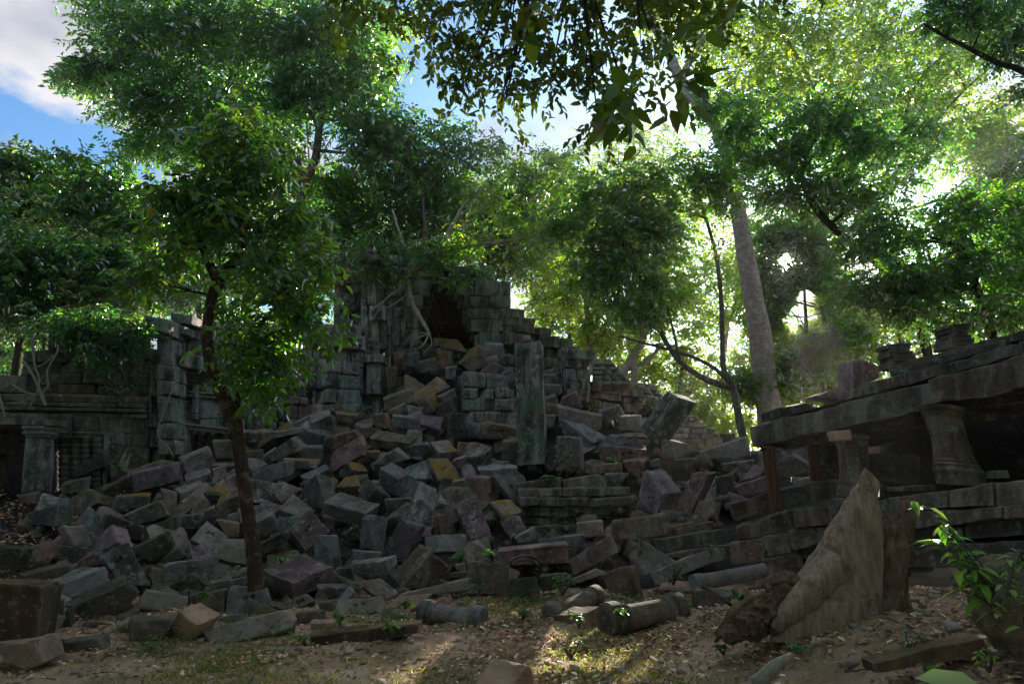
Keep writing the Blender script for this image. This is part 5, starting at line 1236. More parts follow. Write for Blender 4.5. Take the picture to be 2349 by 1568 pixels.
# tree on top of the tower with roots over the stones
TT = tree('tower_top_tree', 'small pale-barked tree growing on top of the ruined gateway, with bare roots gripping the stones', [(985, 765, 4), (965, 730, 5), (948, 700, 6), (937, 660, 7), (940, 628, 9), (965, 600, 7)],
     [(990, 600, 45, 18), (920, 630, 45, 22), (1035, 640, 30, 18), (880, 625, 30, 20), (1190, 500, 60, 30), (1120, 450, 50, 30), (1250, 540, 60, 30), (1060, 560, 60, 30)], 20.3, ['leaf_mid', 'leaf_bright'], 'bark_pale', 620, 7, 0.16, 34, clumps=9, n_sat=0,
     stems=[[(945, 625, 8), (990, 585, 6), (1030, 530, 5), (1065, 470, 3), (1120, 420, 2)], [(950, 622, 7), (1020, 580, 5), (1110, 560, 4), (1230, 545, 3), (1330, 535, 1)], [(940, 620, 5), (930, 575, 4), (915, 530, 3), (900, 480, 2)], [(1000, 575, 4), (1060, 520, 3), (1090, 500, 2)]], limb=0.03)
mb = MB()
for pts in ([(985, 762, 3), (975, 785, 2.5), (960, 800, 2)], [(982, 765, 2), (955, 778, 1.6), (940, 800, 1.2)], [(985, 765, 2), (990, 790, 1.5), (968, 812, 1)], [(930, 655, 2), (880, 690, 1.6), (845, 720, 1.2)], [(932, 660, 2), (890, 680, 1.5), (850, 740, 1)], [(940, 670, 1.5), (900, 700, 1.2), (870, 712, 1)], [(986, 764, 1.6), (950, 765, 1.3), (925, 790, 1)]):
    P, r_ = path_uv(pts, 20.1); mb.add(*tube(P, r_, 8, 3, 0.5))
mb.build('root', M['root_pale'], TT)
mb = MB()
for pts in ([(105, 930, 3), (95, 905, 3.5), (75, 860, 3), (55, 830, 3)], [(85, 905, 3), (90, 870, 2.6), (80, 840, 2.6), (76, 800, 3), (78, 770, 3)], [(90, 905, 2), (110, 885, 2.3), (108, 850, 2.3), (130, 810, 2.3), (133, 790, 2)], [(76, 845, 2), (100, 835, 2), (125, 815, 2)], [(92, 905, 1.8), (60, 900, 1.8), (25, 880, 1.5)], [(80, 905, 2), (72, 925, 2), (65, 940, 1.5)], [(-10, 890, 4), (5, 930, 3), (10, 960, 2)]):
    P, r_ = path_uv(pts, 15.0); mb.add(*tube(P, r_, 9, 3, 0.5))
tag(mb.build('hanging_root', M['root_pale']), 'pale twisted aerial roots clinging to the front of the low left gallery', 'root')
mb = MB()
P, r_ = path_uv([(412, 873, 1.4), (398, 885, 1.6), (385, 920, 1.8), (366, 970, 2), (363, 1000, 1.8), (385, 1025, 1.6), (400, 1050, 1.2)], 16.2); mb.add(*tube(P, r_, 8, 3, 0.5))
tag(mb.build('hanging_root', M['root_pale']), 'single thin root curving down the corner pilaster left of the second baluster window', 'root')
mb = MB()
P, r_ = path_uv([(762, 760, 1.2), (765, 805, 1.4), (785, 840, 1.4), (822, 858, 1)], 19.0); mb.add(*tube(P, r_, 8, 3, 0.5))
tag(mb.build('hanging_root', M['root_pale']), 'single thin root looping across the smooth wall panel left of the gateway pilaster', 'root')
# big pale trunk
tree('giant_pale_tree', 'huge pale-barked tree with a straight mottled trunk left of the low sun', [(1772, 990, 31), (1762, 930, 28), (1748, 800, 26), (1728, 680, 23), (1706, 560, 20), (1688, 450, 17), (1668, 360, 15), (1640, 290, 14), (1600, 240, 13), (1560, 180, 13), (1530, 110, 12), (1480, 30, 10), (1450, -20, 9)],
     [(1640, 60, 130, 70), (1780, 90, 120, 80), (1700, 180, 110, 60), (1880, 60, 130, 80), (1560, 20, 80, 60), (1900, 180, 110, 60), (1780, 230, 90, 40)], 24.5, ['leaf_yellow', 'leaf_bright'], 'bark_pale', 2100, 7, 0.22, 41, clumps=12,
     stems=[[(1560, 185, 10), (1600, 110, 8), (1660, 50, 6), (1700, -20, 4)], [(1640, 290, 8), (1560, 200, 9), (1552, 150, 8)], [(1668, 360, 9), (1720, 330, 8), (1800, 300, 7), (1870, 230, 6), (1810, 100, 5), (1760, 10, 4)]], limb=0.08, n_sub=4)
tree('pale_tree', 'pale smooth tree with a forked trunk standing behind the vaulted gallery', [(1425, 900, 9), (1432, 850, 9), (1470, 790, 8), (1482, 740, 7)],
     [(1400, 700, 90, 50), (1500, 640, 80, 50), (1330, 640, 80, 60), (1450, 560, 90, 50), (1380, 770, 60, 30)], 30, ['leaf_bright', 'leaf_yellow'], 'bark_pale', 1700, 8, 0.24, 42, clumps=9, stems=[[(1440, 845, 6), (1480, 830, 5), (1520, 790, 4)], [(1358, 860, 7), (1350, 780, 7), (1345, 700, 6), (1333, 560, 5)], [(1458, 920, 9), (1455, 850, 8), (1452, 800, 7)]])
tree('thin_forked_tree', 'thin mottled tree with a low fork, branches sweeping left in front of bright foliage', [(1712, 1030, 9), (1700, 980, 9), (1690, 930, 8.5), (1682, 890, 9), (1660, 850, 6), (1657, 780, 5.5), (1655, 700, 5), (1645, 600, 4.5), (1625, 520, 4), (1600, 440, 3)],
     [(1370, 520, 100, 55), (1440, 470, 90, 55), (1350, 430, 90, 50), (1500, 560, 90, 50), (1420, 620, 90, 50), (1480, 690, 80, 40), (1540, 480, 80, 50), (1560, 400, 90, 50), (1380, 580, 60, 40), (1640, 420, 60, 50)], 19, ['leaf_mid', 'leaf_bright', 'leaf_deep'], 'bark_grey', 2700, 8, 0.17, 43, clumps=13,
     stems=[[(1682, 890, 7), (1620, 870, 7), (1560, 830, 6), (1520, 770, 5.5), (1500, 720, 5), (1475, 650, 4), (1450, 600, 3)], [(1680, 885, 5), (1640, 845, 5), (1580, 815, 4), (1490, 790, 3), (1420, 770, 2)], [(1560, 830, 4), (1545, 760, 3), (1530, 700, 2)]], limb=0.04)
tree('dark_leaning_tree', 'dark tree with a trunk leaning steeply left below a dense crown, right of the sun', [(2150, 900, 10), (2120, 780, 11), (2090, 670, 11), (2010, 600, 10), (1920, 530, 9), (1865, 470, 8), (1835, 400, 7)],
     [(1700, 250, 80, 50), (1800, 290, 110, 60), (1780, 400, 110, 60), (1900, 330, 110, 60), (1870, 440, 100, 55), (1960, 240, 110, 60), (1980, 450, 100, 60), (2060, 350, 110, 60), (1690, 350, 60, 50)], 20, ['leaf_deep', 'leaf_mid'], 'bark_dark', 3300, 8, 0.17, 44, clumps=12, gap=17, limb=0.06)
tree('dark_leaning_tree', 'massive dark green tree filling the right side above the gallery roof', [(2290, 900, 10), (2280, 780, 10), (2240, 660, 9), (2200, 560, 7)],
     [(2120, 540, 120, 60), (2250, 620, 120, 60), (2100, 650, 110, 50), (2250, 500, 110, 60), (2180, 720, 120, 40), (2000, 660, 80, 50), (2320, 720, 80, 50), (2380, 560, 80, 80), (1990, 560, 60, 40)], 17, ['leaf_deep', 'leaf_mid'], 'bark_dark', 3300, 8, 0.16, 45, clumps=11, gap=17, limb=0.05)
tree('right_canopy_tree', 'yellow-lit spreading tree at the upper right with many thin crossing branches', [(2100, 900, 7), (1990, 500, 6), (1880, 260, 6), (1810, 130, 5), (1760, 20, 4)],
     [(2050, 80, 130, 70), (2180, 150, 120, 60), (2060, 200, 120, 50), (2220, 60, 120, 60), (2300, 260, 90, 60), (2150, 280, 110, 50), (2320, 380, 80, 60), (2240, 350, 100, 50), (1960, 130, 100, 60), (2020, 330, 90, 50)], 29, ['leaf_bright', 'leaf_yellow', 'leaf_mid'], 'bark_grey', 3600, 7, 0.24, 46, clumps=11, stems=[[(1870, 240, 5), (1835, 140, 4), (1790, 60, 3), (1740, -20, 2)], [(1990, 500, 5), (2060, 330, 4), (2110, 180, 3), (2260, 60, 2)], [(1990, 480, 5), (2100, 340, 4), (2190, 230, 3), (2300, 130, 2)], [(1880, 260, 3), (1960, 180, 2.5), (2040, 90, 2), (2080, 0, 1.5)], [(1990, 500, 4), (2150, 460, 3), (2260, 380, 2), (2360, 360, 2)]], gap=16, limb=0.06)
tree('dark_overhang_tree', 'dark branch with glossy leaves entering from the upper right corner', [(2480, 260, 12), (2349, 165, 8), (2290, 145, 6.5), (2230, 115, 5.5), (2170, 85, 4.5), (2120, 55, 3)],
     [(2280, 30, 110, 40), (2330, 90, 70, 50), (2200, 40, 60, 40), (2360, 200, 50, 30)], 12, 'leaf_deep', 'bark_dark', 620, 8, 0.12, 47, clumps=9, limb=0.02, gap=None)
# sunlit low growth beyond the ruin
for i, (u, v, Y, lab, bl) in enumerate([
    (1560, 960, 34, 'yellow-green sapling thicket between the pale forked tree and the thin forked tree', [(1500, 870, 90, 50), (1590, 900, 80, 50), (1600, 800, 90, 60), (1480, 790, 60, 40), (1560, 960, 80, 40), (1680, 960, 60, 40)]),
    (1850, 940, 30, 'yellow-green young tree right of the huge pale trunk and above the roof stones', [(1850, 860, 70, 50), (1900, 780, 80, 60), (1830, 720, 60, 50), (1900, 900, 60, 30), (1700, 800, 60, 60), (1960, 820, 60, 40)]),
    (1300, 900, 36, 'bright green tree behind the broken wall steps', [(1290, 700, 60, 50), (1270, 620, 70, 50), (1340, 780, 50, 40), (1210, 560, 60, 40)]),
    (1660, 900, 42, 'pale hazy green tree deep in the forest left of the huge pale trunk', [(1640, 700, 80, 70), (1600, 600, 80, 60), (1700, 640, 70, 60), (1550, 700, 70, 60)]),
    (2080, 880, 40, 'lime green tree glimpsed through the dark trees above the gallery roof', [(2060, 760, 110, 50), (2200, 780, 110, 60), (2320, 800, 80, 60), (1980, 720, 80, 60), (2330, 650, 60, 60)]),
    (1420, 880, 45, 'tall bright tree rising behind the forked pale tree', [(1300, 420, 70, 50), (1420, 340, 90, 50), (1520, 330, 80, 50), (1450, 420, 80, 50), (1340, 520, 60, 50), (1600, 500, 80, 50)]),
    (640, 900, 40, 'lime green tree showing through gaps behind the tall dark tree', [(640, 400, 90, 60), (760, 430, 80, 60), (560, 400, 80, 60), (850, 180, 60, 60), (700, 520, 80, 60), (660, 20, 130, 50), (880, 80, 60, 60)]),
    (450, 900, 33, 'dark background tree between the slim tree and the low gallery', [(430, 640, 100, 50), (350, 560, 80, 60), (480, 560, 80, 60), (380, 690, 60, 30), (520, 660, 80, 50)]),
    (-120, 900, 30, 'deep green tree cut by the left edge of the frame', [(-30, 700, 90, 90), (-60, 850, 80, 80), (20, 560, 60, 60)]),
    (2450, 900, 26, 'deep green tree cut by the right edge of the frame', [(2400, 420, 90, 120), (2430, 640, 90, 90), (2300, 480, 80, 60)])]):
    lm = 'leaf_deep' if i in (7, 8, 9) else ('leaf_yellow' if i in (0, 1, 4) else 'leaf_bright')
    tree('forest_tree', lab, [(u, v + 90, 5), (u, v - 60, 5), (u + 10, v - 160, 4)], bl, Y, lm, 'bark_grey', 1150, 7, 0.30, 60 + i, clumps=11, gap=15)
# more growth round the sun; lower clumps added to block sun on the slabs
tree('forest_tree', 'thin-leaved tree around the low sun, between the huge pale trunk and dark leaning trunk', [(1860, 960, 6), (1850, 760, 5), (1845, 660, 3)],
     [(1760, 500, 60, 50), (1840, 560, 60, 50), (1780, 640, 60, 50), (1880, 640, 60, 50), (1740, 720, 50, 50), (1820, 740, 60, 50), (1930, 720, 60, 40), (1900, 520, 60, 40), (1730, 580, 40, 50), (1780, 810, 70, 45), (1860, 800, 80, 50), (1700, 830, 60, 40), (1900, 860, 70, 40), (1790, 880, 70, 40), (1950, 790, 60, 50)], 27, ['leaf_mid', 'leaf_yellow'], 'bark_grey', 3300, 7, 0.2, 81, clumps=10, gap=13)
bs = []  # crown parts set on sun paths: a tree added to keep the plinth shaded
for (a, b, c) in ((1690, 1035, 14.9), (1725, 1075, 15), (1650, 1090, 15), (2050, 1130, 9.7), (2200, 1118, 9.0), (2120, 1125, 9.3), (1980, 1140, 9.9), (1780, 1130, 12), (1850, 1130, 13)):
    q = at(a, b, c); q = q + SUN * ((25 - q[1]) / SUN[1]); u_, v_ = proj(q); bs.append((float(u_), float(v_), 46, 34, 0))
tree('forest_tree', 'added leafy tree low behind the gallery roof stones, shading the plinth from the sun', [(1900, 960, 5), (1890, 900, 5), (1880, 840, 4)], bs, 25, ['leaf_mid', 'leaf_bright'], 'bark_grey', 2600, 8, 0.2, 91, clumps=10, n_sat=1, gap=12)
tree('forest_tree', 'dark small-leaved tree whose crown rings the low sun', [(1905, 960, 5), (1900, 800, 5), (1880, 680, 4)],
     [(1850, 545, 38, 32), (1760, 545, 38, 32), (1745, 610, 34, 34), (1865, 620, 34, 34), (1805, 650, 44, 28), (1800, 530, 40, 26), (1840, 690, 50, 34), (1760, 690, 40, 30), (1890, 570, 34, 34), (1920, 650, 40, 40), (1772, 570, 20, 20), (1834, 572, 20, 20), (1800, 628, 24, 16), (1803, 556, 28, 16)], 26, ['leaf_deep', 'leaf_mid'], 'bark_dark', 2200, 8, 0.17, 95, clumps=9, n_sat=1, gap=13, spread=0.42)
tree('creeper_bush', 'green bush spilling over the broken top left of the ruined gateway', [(870, 640, 4), (868, 600, 3), (872, 570, 2)],
     [(820, 560, 50, 18), (890, 560, 50, 16), (960, 565, 50, 16), (780, 595, 40, 22), (1040, 590, 40, 12), (1090, 610, 30, 12), (1130, 632, 26, 9), (850, 610, 30, 18)], 20.2, ['leaf_mid', 'leaf_deep'], 'bark_dark', 260, 8, 0.15, 96, clumps=8, n_sat=1, limb=0.02)
# far forest, nobody could count its trees
r = np.random.default_rng(9); bl = []
for u in range(-400, 2800, 90):
    for v in (1100, 1050, 980, 900, 820, 730): bl.append((u + r.uniform(-30, 30), v + r.uniform(-20, 20), 75, 50, r.uniform(-5, 12)))
(V, F), _ = crown(bl, 62, 11500, 6, 0.5, 99, clumps=4, spread=0.5, gap=15)
tag(mesh_np('far_forest', V, F, M['leaf_mid'], smooth=False), 'far-off forest closing the view behind the ruin', 'forest', kind='stuff')
# unseen forest beside and behind the camera, added to block low sky light
r = np.random.default_rng(19); n = 24000
ang = r.uniform(math.radians(128), math.radians(412), n); rad_ = r.uniform(9, 20, n); hz = r.uniform(0, 1, n) ** 0.8 * 21
P = np.stack([np.cos(ang) * rad_, np.sin(ang) * rad_ + 3, hz], 1)
P = P[(vnoise(P, 0.35, 5) > -0.35)]; uu, vv = proj(P); fr = (P - CAM) @ F_
P = P[(fr < 0.5) | (uu < -260) | (uu > 2700)]
n = len(P); V, F = leaf_quads(P, unit(r.normal(size=(n, 3))), unit(r.normal(size=(n, 3))), r.uniform(.6, 1.2, n), r.uniform(.4, .8, n))
tag(mesh_np('unseen_forest', V, F, M['leaf_deep'], smooth=False), 'dense unseen forest round the clearing, added to block low sky light', 'forest', kind='stuff')
# canopy hanging into the top of the frame, close to the camera
OT = empty('overhanging_tree', at(1300, -260, 4.6), 'near tree whose dark olive leaves hang into the top centre of the frame', 'tree', 'trees of the forest round the ruin')
mb = MB(); R = random.Random(3)
bl = [(790, 5, 90, 35), (930, 20, 90, 50), (1050, 60, 90, 70), (1150, 130, 80, 70), (1270, 140, 80, 80), (1380, 150, 80, 80), (1490, 70, 80, 70), (1330, 30, 150, 50), (1180, 10, 120, 50), (1370, 265, 45, 28), (1060, 200, 55, 28), (1160, 225, 40, 28), (1560, 40, 60, 50), (1650, 20, 50, 40), (1440, 225, 40, 28), (1100, -60, 400, 60), (1600, -50, 300, 50)]
root = at(1300, -420, 4.9)
for b in bl:
    e = at(b[0], b[1], 4.8 + R.uniform(-.5, .5)); m = (root + e) / 2 + np.array([R.uniform(-.2, .2), 0, R.uniform(-.1, .3)])
    P = smooth_path([root, m, e], 4); mb.add(*tube(P, np.linspace(0.03, 0.006, len(P)), 6, 2, 0.1))
    for _ in range(3):
        s = P[R.randrange(len(P) // 2, len(P))]; q = e + np.array([R.uniform(-1, 1), R.uniform(-.4, .4), R.uniform(-1, .5)]) * px(b[2], 4.8) * 0.9
        Q = smooth_path([s, (s + q) / 2 + np.array([0, 0, .04]), q], 3); mb.add(*tube(Q, np.linspace(0.009, 0.003, len(Q)), 5, 2, 0.1))
mb.build('trunk', M['bark_dark'], OT)
(V, F), _ = crown(bl, 4.8, 720, 7, 0.072, 71, near=True, clumps=8, droop=0.6, rd=0.45, W=0.56, gap=None, spread=0.40); mesh_np('crown', V, F, M['leaf_olive'], OT, smooth=True)
(V, F), _ = crown([(1545, 190, 30, 25), (1640, 30, 70, 30), (1430, 190, 50, 40), (1400, 240, 40, 30), (1570, 170, 20, 30), (1220, 10, 30, 20)], 3.2, 22, 4, 0.12, 72, near=True, clumps=3, droop=0.9, rd=0.2, W=0.55, gap=None); mesh_np('crown', V, F, M['leaf_olive'], OT, smooth=True)

# ---------------------------------------------------------------- undergrowth
def leafy_plant(name, label, root, tips, Y, Lleaf, mat, n_leaf, seed, group='weeds and saplings', cat='plant', W=0.42, near=True, stem='bark_grey', droop=0.35):
    r = np.random.default_rng(seed); base = at(*root, Y); t = empty(name, base, label, cat, group); mb = MB(); B = []; D = []; N = []
    for tp in tips:
        e = at(tp[0], tp[1], Y + r.uniform(-.12, .12) * Y / 6); P = smooth_path([base, base * 0.45 + e * 0.55 + np.array([r.uniform(-.05, .05), 0, .03]), e], 5)
        mb.add(*tube(P, np.linspace(0.012, 0.004, len(P)) * (Y / 7) ** .5, 6, seed, 0.1))
        for j in range(n_leaf):
            s = P[min(len(P) - 1, int(len(P) * (0.25 + 0.75 * (j + 1) / n_leaf)))]; a = r.uniform(0, 6.28) if j % 2 else r.uniform(0, 6.28)
            B.append(s); D.append([math.cos(a), math.sin(a) * .8, r.uniform(-droop, 0.35)]); N.append([r.normal() * .25, r.normal() * .25, 1])
    mb.build('stem', M[stem], t); B = np.array(B); D = unit(np.array(D, float)); N = unit(np.array(N, float)); LL = Lleaf * r.uniform(.6, 1.2, len(B))
    V, F = leaf_quads(B, D, N, LL, LL * W, near, 0.2, 0.25); mesh_np('foliage', V, F, M[mat], t, smooth=True); return t
leafy_plant('sapling', 'sapling with long bright backlit leaves growing beside the boulder at the right', (2330, 1440), [B4(1290, 460), B4(1380, 500), B4(1510, 600), B4(1450, 720), B4(1560, 740), B4(1640, 850), B4(1700, 960), B4(1480, 640), B4(1540, 830), B4(1590, 1000)], 4.2, 0.14, 'leaf_sapling', 9, 5, W=0.36)
leafy_plant('sapling', 'leafy sprigs drooping over the face of the boulder at the right edge', (2340, 1260), [(2300, 1340), (2335, 1300), (2275, 1380), (2320, 1400), (2345, 1440), (2290, 1430)], 3.9, 0.09, 'leaf_sapling', 8, 6, W=0.4)
leafy_plant('seedling', 'lone spindly seedling on the leafy mound right of the dead branch', B4(1370, 1470), [B4(1265, 1225), B4(1300, 1290), B4(1250, 1250)], 4.7, 0.085, 'leaf_mid', 5, 7)
V, F = leaf_quads(np.array([at(2275, 1590, 3.0)]), unit(np.array([[-1, -.1, .32]])), unit(np.array([[.25, -.5, 1]])), np.array([.32]), np.array([.15]), True, 0.1, 0.1)
tag(mesh_np('broad_leaf', V, F, M['leaf_pale']), 'single broad pale green leaf at the bottom right edge', 'leaf')
WEEDS = [((1290, 1365), 9.4, 7, 55, 'leaf_mid', 'tall flowering weed in front of the carved scroll slab'), ((1100, 1365), 9.6, 5, 26, 'leaf_deep', 'low dark weed at the foot of the squared block left of the path'),
         ((1545, 1340), 10.6, 6, 50, 'leaf_deep', 'bushy green weed left of the pale column drum'), ((1330, 1440), 8.2, 4, 40, 'leaf_mid', 'weed growing over the half buried turned column'),
         ((1310, 1510), 6.6, 5, 50, 'leaf_mid', 'leafy weed in front of the big brown fallen column'), ((1420, 1420), 8, 3, 24, 'leaf_mid', 'tiny weed on top of the big brown fallen column'),
         ((1560, 1380), 8.9, 3, 30, 'leaf_mid', 'small weed behind the right end of the big brown fallen column'), ((700, 1480), 7.3, 5, 30, 'leaf_bright', 'sunlit weed at the left end of the long kerb beam'),
         ((905, 1460), 7.7, 6, 36, 'leaf_bright', 'tufted weed over the middle of the long kerb beam'), ((780, 1430), 8.2, 4, 24, 'leaf_mid', 'small weed behind the long kerb beam'),
         ((930, 1395), 9, 5, 18, 'leaf_bright', 'low bright weed right of the pale two-hole boulder'), ((645, 1290), 10.4, 4, 12, 'leaf_bright', 'bright sprig beside the slim tree trunk base'),
         ((1055, 1290), 10.8, 7, 22, 'leaf_mid', 'low leafy plant left of the carved scroll slab'), ((1130, 1285), 10.9, 7, 26, 'leaf_deep', 'dark leafy plant close to the left end of the carved scroll slab'),
         ((1250, 1225), 12.6, 5, 20, 'leaf_deep', 'dark broad weed in the hollow below the standing pillar'), ((1265, 1080), 15.2, 5, 90, 'leaf_deep', 'tall blue-green weed right of the standing pillar'),
         ((1262, 1110), 14.8, 5, 24, 'leaf_mid', 'little weed at the foot of the standing pillar'), ((840, 950), 18, 6, 18, 'leaf_mid', 'small bush at the foot of the gateway pilaster'),
         ((820, 1230), 12, 5, 34, 'leaf_deep', 'weed in the shaded gap left of the upright grey block'), ((280, 1080), 14.3, 5, 24, 'leaf_deep', 'weed beside the pale splintered stump at the left gallery'),
         ((70, 1270), 11, 4, 14, 'leaf_mid', 'small weed on the dirt slope at the left'), ((470, 1375), 9, 4, 16, 'leaf_deep', 'weed between pale slabs left of the slim tree'),
         ((1700, 1380), 7.4, 6, 30, 'leaf_mid', 'green weed growing behind the stump roots'), ((1690, 1410), 7.0, 4, 30, 'leaf_bright', 'sunlit sprig left of the stump roots'),
         ((1470, 1250), 11.5, 3, 22, 'leaf_deep', 'little weed beside the level brown beam'), ((1640, 1290), 11, 5, 40, 'leaf_mid', 'slender weed in front of the long stone steps'),
         ((1830, 1500), 5.2, 4, 26, 'leaf_mid', 'weed on the mound below the stump'), ((2130, 1560), 4.1, 6, 40, 'leaf_bright', 'weed behind the broad pale leaf'), ((2270, 1540), 3.9, 6, 60, 'leaf_bright', 'leafy weed at the foot of the boulder'),
         ((1200, 1420), 8.6, 5, 24, 'leaf_mid', 'weed at the left end of the half buried turned column'), ((1660, 1500), 6.4, 4, 24, 'leaf_mid', 'weed under the tips of the stump roots'), ((1410, 1060), 15, 3, 16, 'leaf_mid', 'sprig on the purplish lintel right of the standing pillar')]
for i, ((u, v), Y, nt_, h, mt, lab) in enumerate(WEEDS):
    R = random.Random(i); tips = [(u + R.uniform(-.55, .55) * max(h, 22), v - h * R.uniform(.45, 1.05)) for _ in range(nt_)]
    leafy_plant('weed', lab, (u, v), tips, Y, px(15, Y), {'leaf_deep': 'leaf_mid', 'leaf_mid': 'leaf_weed', 'leaf_bright': 'leaf_sapling'}[mt], 9, i + 100, W=0.5)
leafy_plant('gallery_bush', 'bright green bush rooted in the cornice of the low left gallery', (275, 905), [(235, 880), (260, 860), (290, 855), (320, 870), (345, 850), (250, 905), (280, 925), (310, 905), (230, 860), (300, 890)], 15.2, 0.14, 'leaf_mid', 16, 301, W=0.4)
leafy_plant('gallery_bush', 'spray of compound leaves hanging over the brown upper wall of the left gallery', (220, 790), [(230, 810), (260, 820), (275, 830), (215, 800), (290, 770), (320, 765), (330, 745), (300, 735)], 15.1, 0.14, 'leaf_deep', 16, 302, W=0.38)
leafy_plant('roof_plant', 'thin plant trailing over the vaulted roof gallery', (1480, 930), [(1460, 915), (1500, 925), (1540, 930), (1450, 940), (1510, 945)], 23.5, 0.2, 'leaf_mid', 12, 303)
leafy_plant('pier_plant', 'sunlit little plant glowing behind the right edge of the broken pier', (1356, 945), [(1352, 915), (1358, 905), (1362, 930)], 19.6, 0.2, 'leaf_bright', 8, 304)
# pale splintered stub
mb = MB()
for k, (a, b) in enumerate((((270, 1080), (283, 1042)), ((276, 1080), (290, 1030)), ((284, 1082), (296, 1050)), ((280, 1080), (300, 1040)))):
    P, r_ = path_uv([a + (4,), ((a[0] + b[0]) / 2, (a[1] + b[1]) / 2, 3.5), b + (1,)], 14.3); mb.add(*tube(P, r_, 7, k, 0.4))
tag(mb.build('splintered_stump', M['root_pale']), 'pale splintered little tree stub between the two baluster windows', 'tree stump')

# ---------------------------------------------------------------- grass and leaf litter
def ground_pts(n, box, rr, dens=None):
    x = rr.uniform(box[0], box[1], n); y = rr.uniform(box[2], box[3], n)
    if dens is not None:
        k = dens(x, y) > rr.uniform(0, 1, n); x, y = x[k], y[k]
    return x, y, zg(x, y)
rr = np.random.default_rng(12)
def gd(x, y):
    nz = vnoise(np.stack([x, y, x * 0], -1), 1.1, 40); nz2 = vnoise(np.stack([x, y, x * 0], -1), 4, 41)
    lawn = (1 - sstep(x, 1.0, 2.6)) * sstep(x, -4.8, -2.5); return np.clip(0.22 + 0.85 * nz + 0.4 * nz2, 0.03, 1) * (0.12 + 0.88 * lawn)
x, y, z = ground_pts(120000, (-5.5, 5.5, 4.0, 10.8), rr, gd); n = len(x)
B = np.stack([x, y, z - 0.005], 1); a = rr.uniform(0, 6.28, n); D = unit(np.stack([np.cos(a) * .6, np.sin(a) * .6, rr.uniform(.5, 1.4, n)], 1))
S = unit(np.cross(D, rr.normal(size=(n, 3)))); L = rr.uniform(.025, .085, n)[:, None]; w = 0.004
V = np.stack([B - S * w, B + S * w, B + D * L * .6 + S * w * .7 - [0, 0, 0], B + D * L - np.array([0, 0, 1]) * L * .25], 1).reshape(-1, 3)
g = mesh_np('grass', V, np.arange(len(V)).reshape(-1, 4), M['grass_blade'], origin=np.zeros(3), smooth=False); tag(g, 'short patchy grass on the lawn', 'grass', kind='stuff')
def litter(name, n, box, mat, lab, lo, hi, seed, dens=None, lift=0.012):
    rr = np.random.default_rng(seed); x, y, z = ground_pts(n, box, rr, dens); n = len(x); a = rr.uniform(0, 6.28, n)
    d = unit(np.stack([np.cos(a), np.sin(a), rr.normal(0, .22, n)], 1)); nn = unit(np.stack([rr.normal(0, .35, n), rr.normal(0, .35, n), np.ones(n)], 1)); L = rr.uniform(lo, hi, n)
    V, F = leaf_quads(np.stack([x, y, z + lift], 1), d, nn, L, L * rr.uniform(.35, .6, n), True, 0.3, -0.12)
    tag(mesh_np(name, V, F, M[mat], origin=np.zeros(3), smooth=True), lab, 'leaf litter', kind='stuff')
def ld(x, y):
    nz = vnoise(np.stack([x, y, x * 0], -1), 1.3, 50); return np.clip(.45 + nz * .8, .05, 1) * (0.35 + 0.65 * sstep(x, -1.5, 1.5))
litter('leaf_litter', 90000, (-6, 6.5, 3.2, 11.5), 'litter_leaf', 'dry brown leaves strewn over the soil', .025, .085, 3, ld)
litter('yellow_leaf_litter', 90, (-5, 5, 3.5, 10.5), 'litter_yellow', 'scattered yellow leaves among the brown litter', .05, .085, 4)
# litter on the dirt slope at the left
rr = np.random.default_rng(8); uu = rr.uniform(-100, 330, 1800); vv2 = rr.uniform(1125, 1330, 1800); P = atv(uu, vv2, Yp(vv2) + 0.62); n = len(P); a = rr.uniform(0, 6.28, n)
V, F = leaf_quads(P, unit(np.stack([np.cos(a), np.sin(a), rr.normal(0, .3, n)], 1)), unit(np.stack([rr.normal(0, .3, n), -.4 + rr.normal(0, .3, n), np.ones(n)], 1)), rr.uniform(.06, .13, n), rr.uniform(.03, .06, n), True)
tag(mesh_np('slope_litter', V, F, M['litter_leaf'], origin=np.zeros(3)), 'dry leaves on the dirt slope at the left', 'leaf litter', kind='stuff')

rr = np.random.default_rng(21); mb = MB()
for k in range(170):
    x, y = rr.uniform(-5, 5.5), rr.uniform(4, 10.5); z = float(zg(x, y)); a = rr.uniform(0, 3.14); L = rr.uniform(.08, .35)
    d = np.array([math.cos(a), math.sin(a), 0]) * L / 2; c = np.array([x, y, z + 0.012]); m = c + np.array([rr.normal() * .015, rr.normal() * .015, 0.008])
    mb.add(*tube([c - d, m, c + d], [0.006, 0.005, 0.003], 5, k, 0.2))
tag(mb.build('fallen_twigs', M['bark_grey'], origin=np.zeros(3)), 'dry twigs strewn over the soil', 'twigs', kind='stuff')
mb = MB()
for k in range(420):
    x, y = rr.uniform(-5.2, 5.5), rr.uniform(4, 11); z = float(zg(x, y)); s_ = rr.uniform(.012, .045); c = np.array([x, y, z + s_ * .25]); h = np.array([[-1, -1, -1], [1, -1, -1], [1, 1, -1], [-1, 1, -1], [-1, -1, 1], [1, -1, 1], [1, 1, 1], [-1, 1, 1]], float)
    C = c + (h * [1, 1, .6] + rr.normal(size=(8, 3)) * .3) * s_
    mb.add(C, [(0, 3, 2, 1), (4, 5, 6, 7), (0, 1, 5, 4), (1, 2, 6, 5), (2, 3, 7, 6), (3, 0, 4, 7)])
tag(mb.build('stone_chips', M['stone_tan'], origin=np.zeros(3)), 'small stone chips scattered in the soil', 'stone chips', kind='stuff')

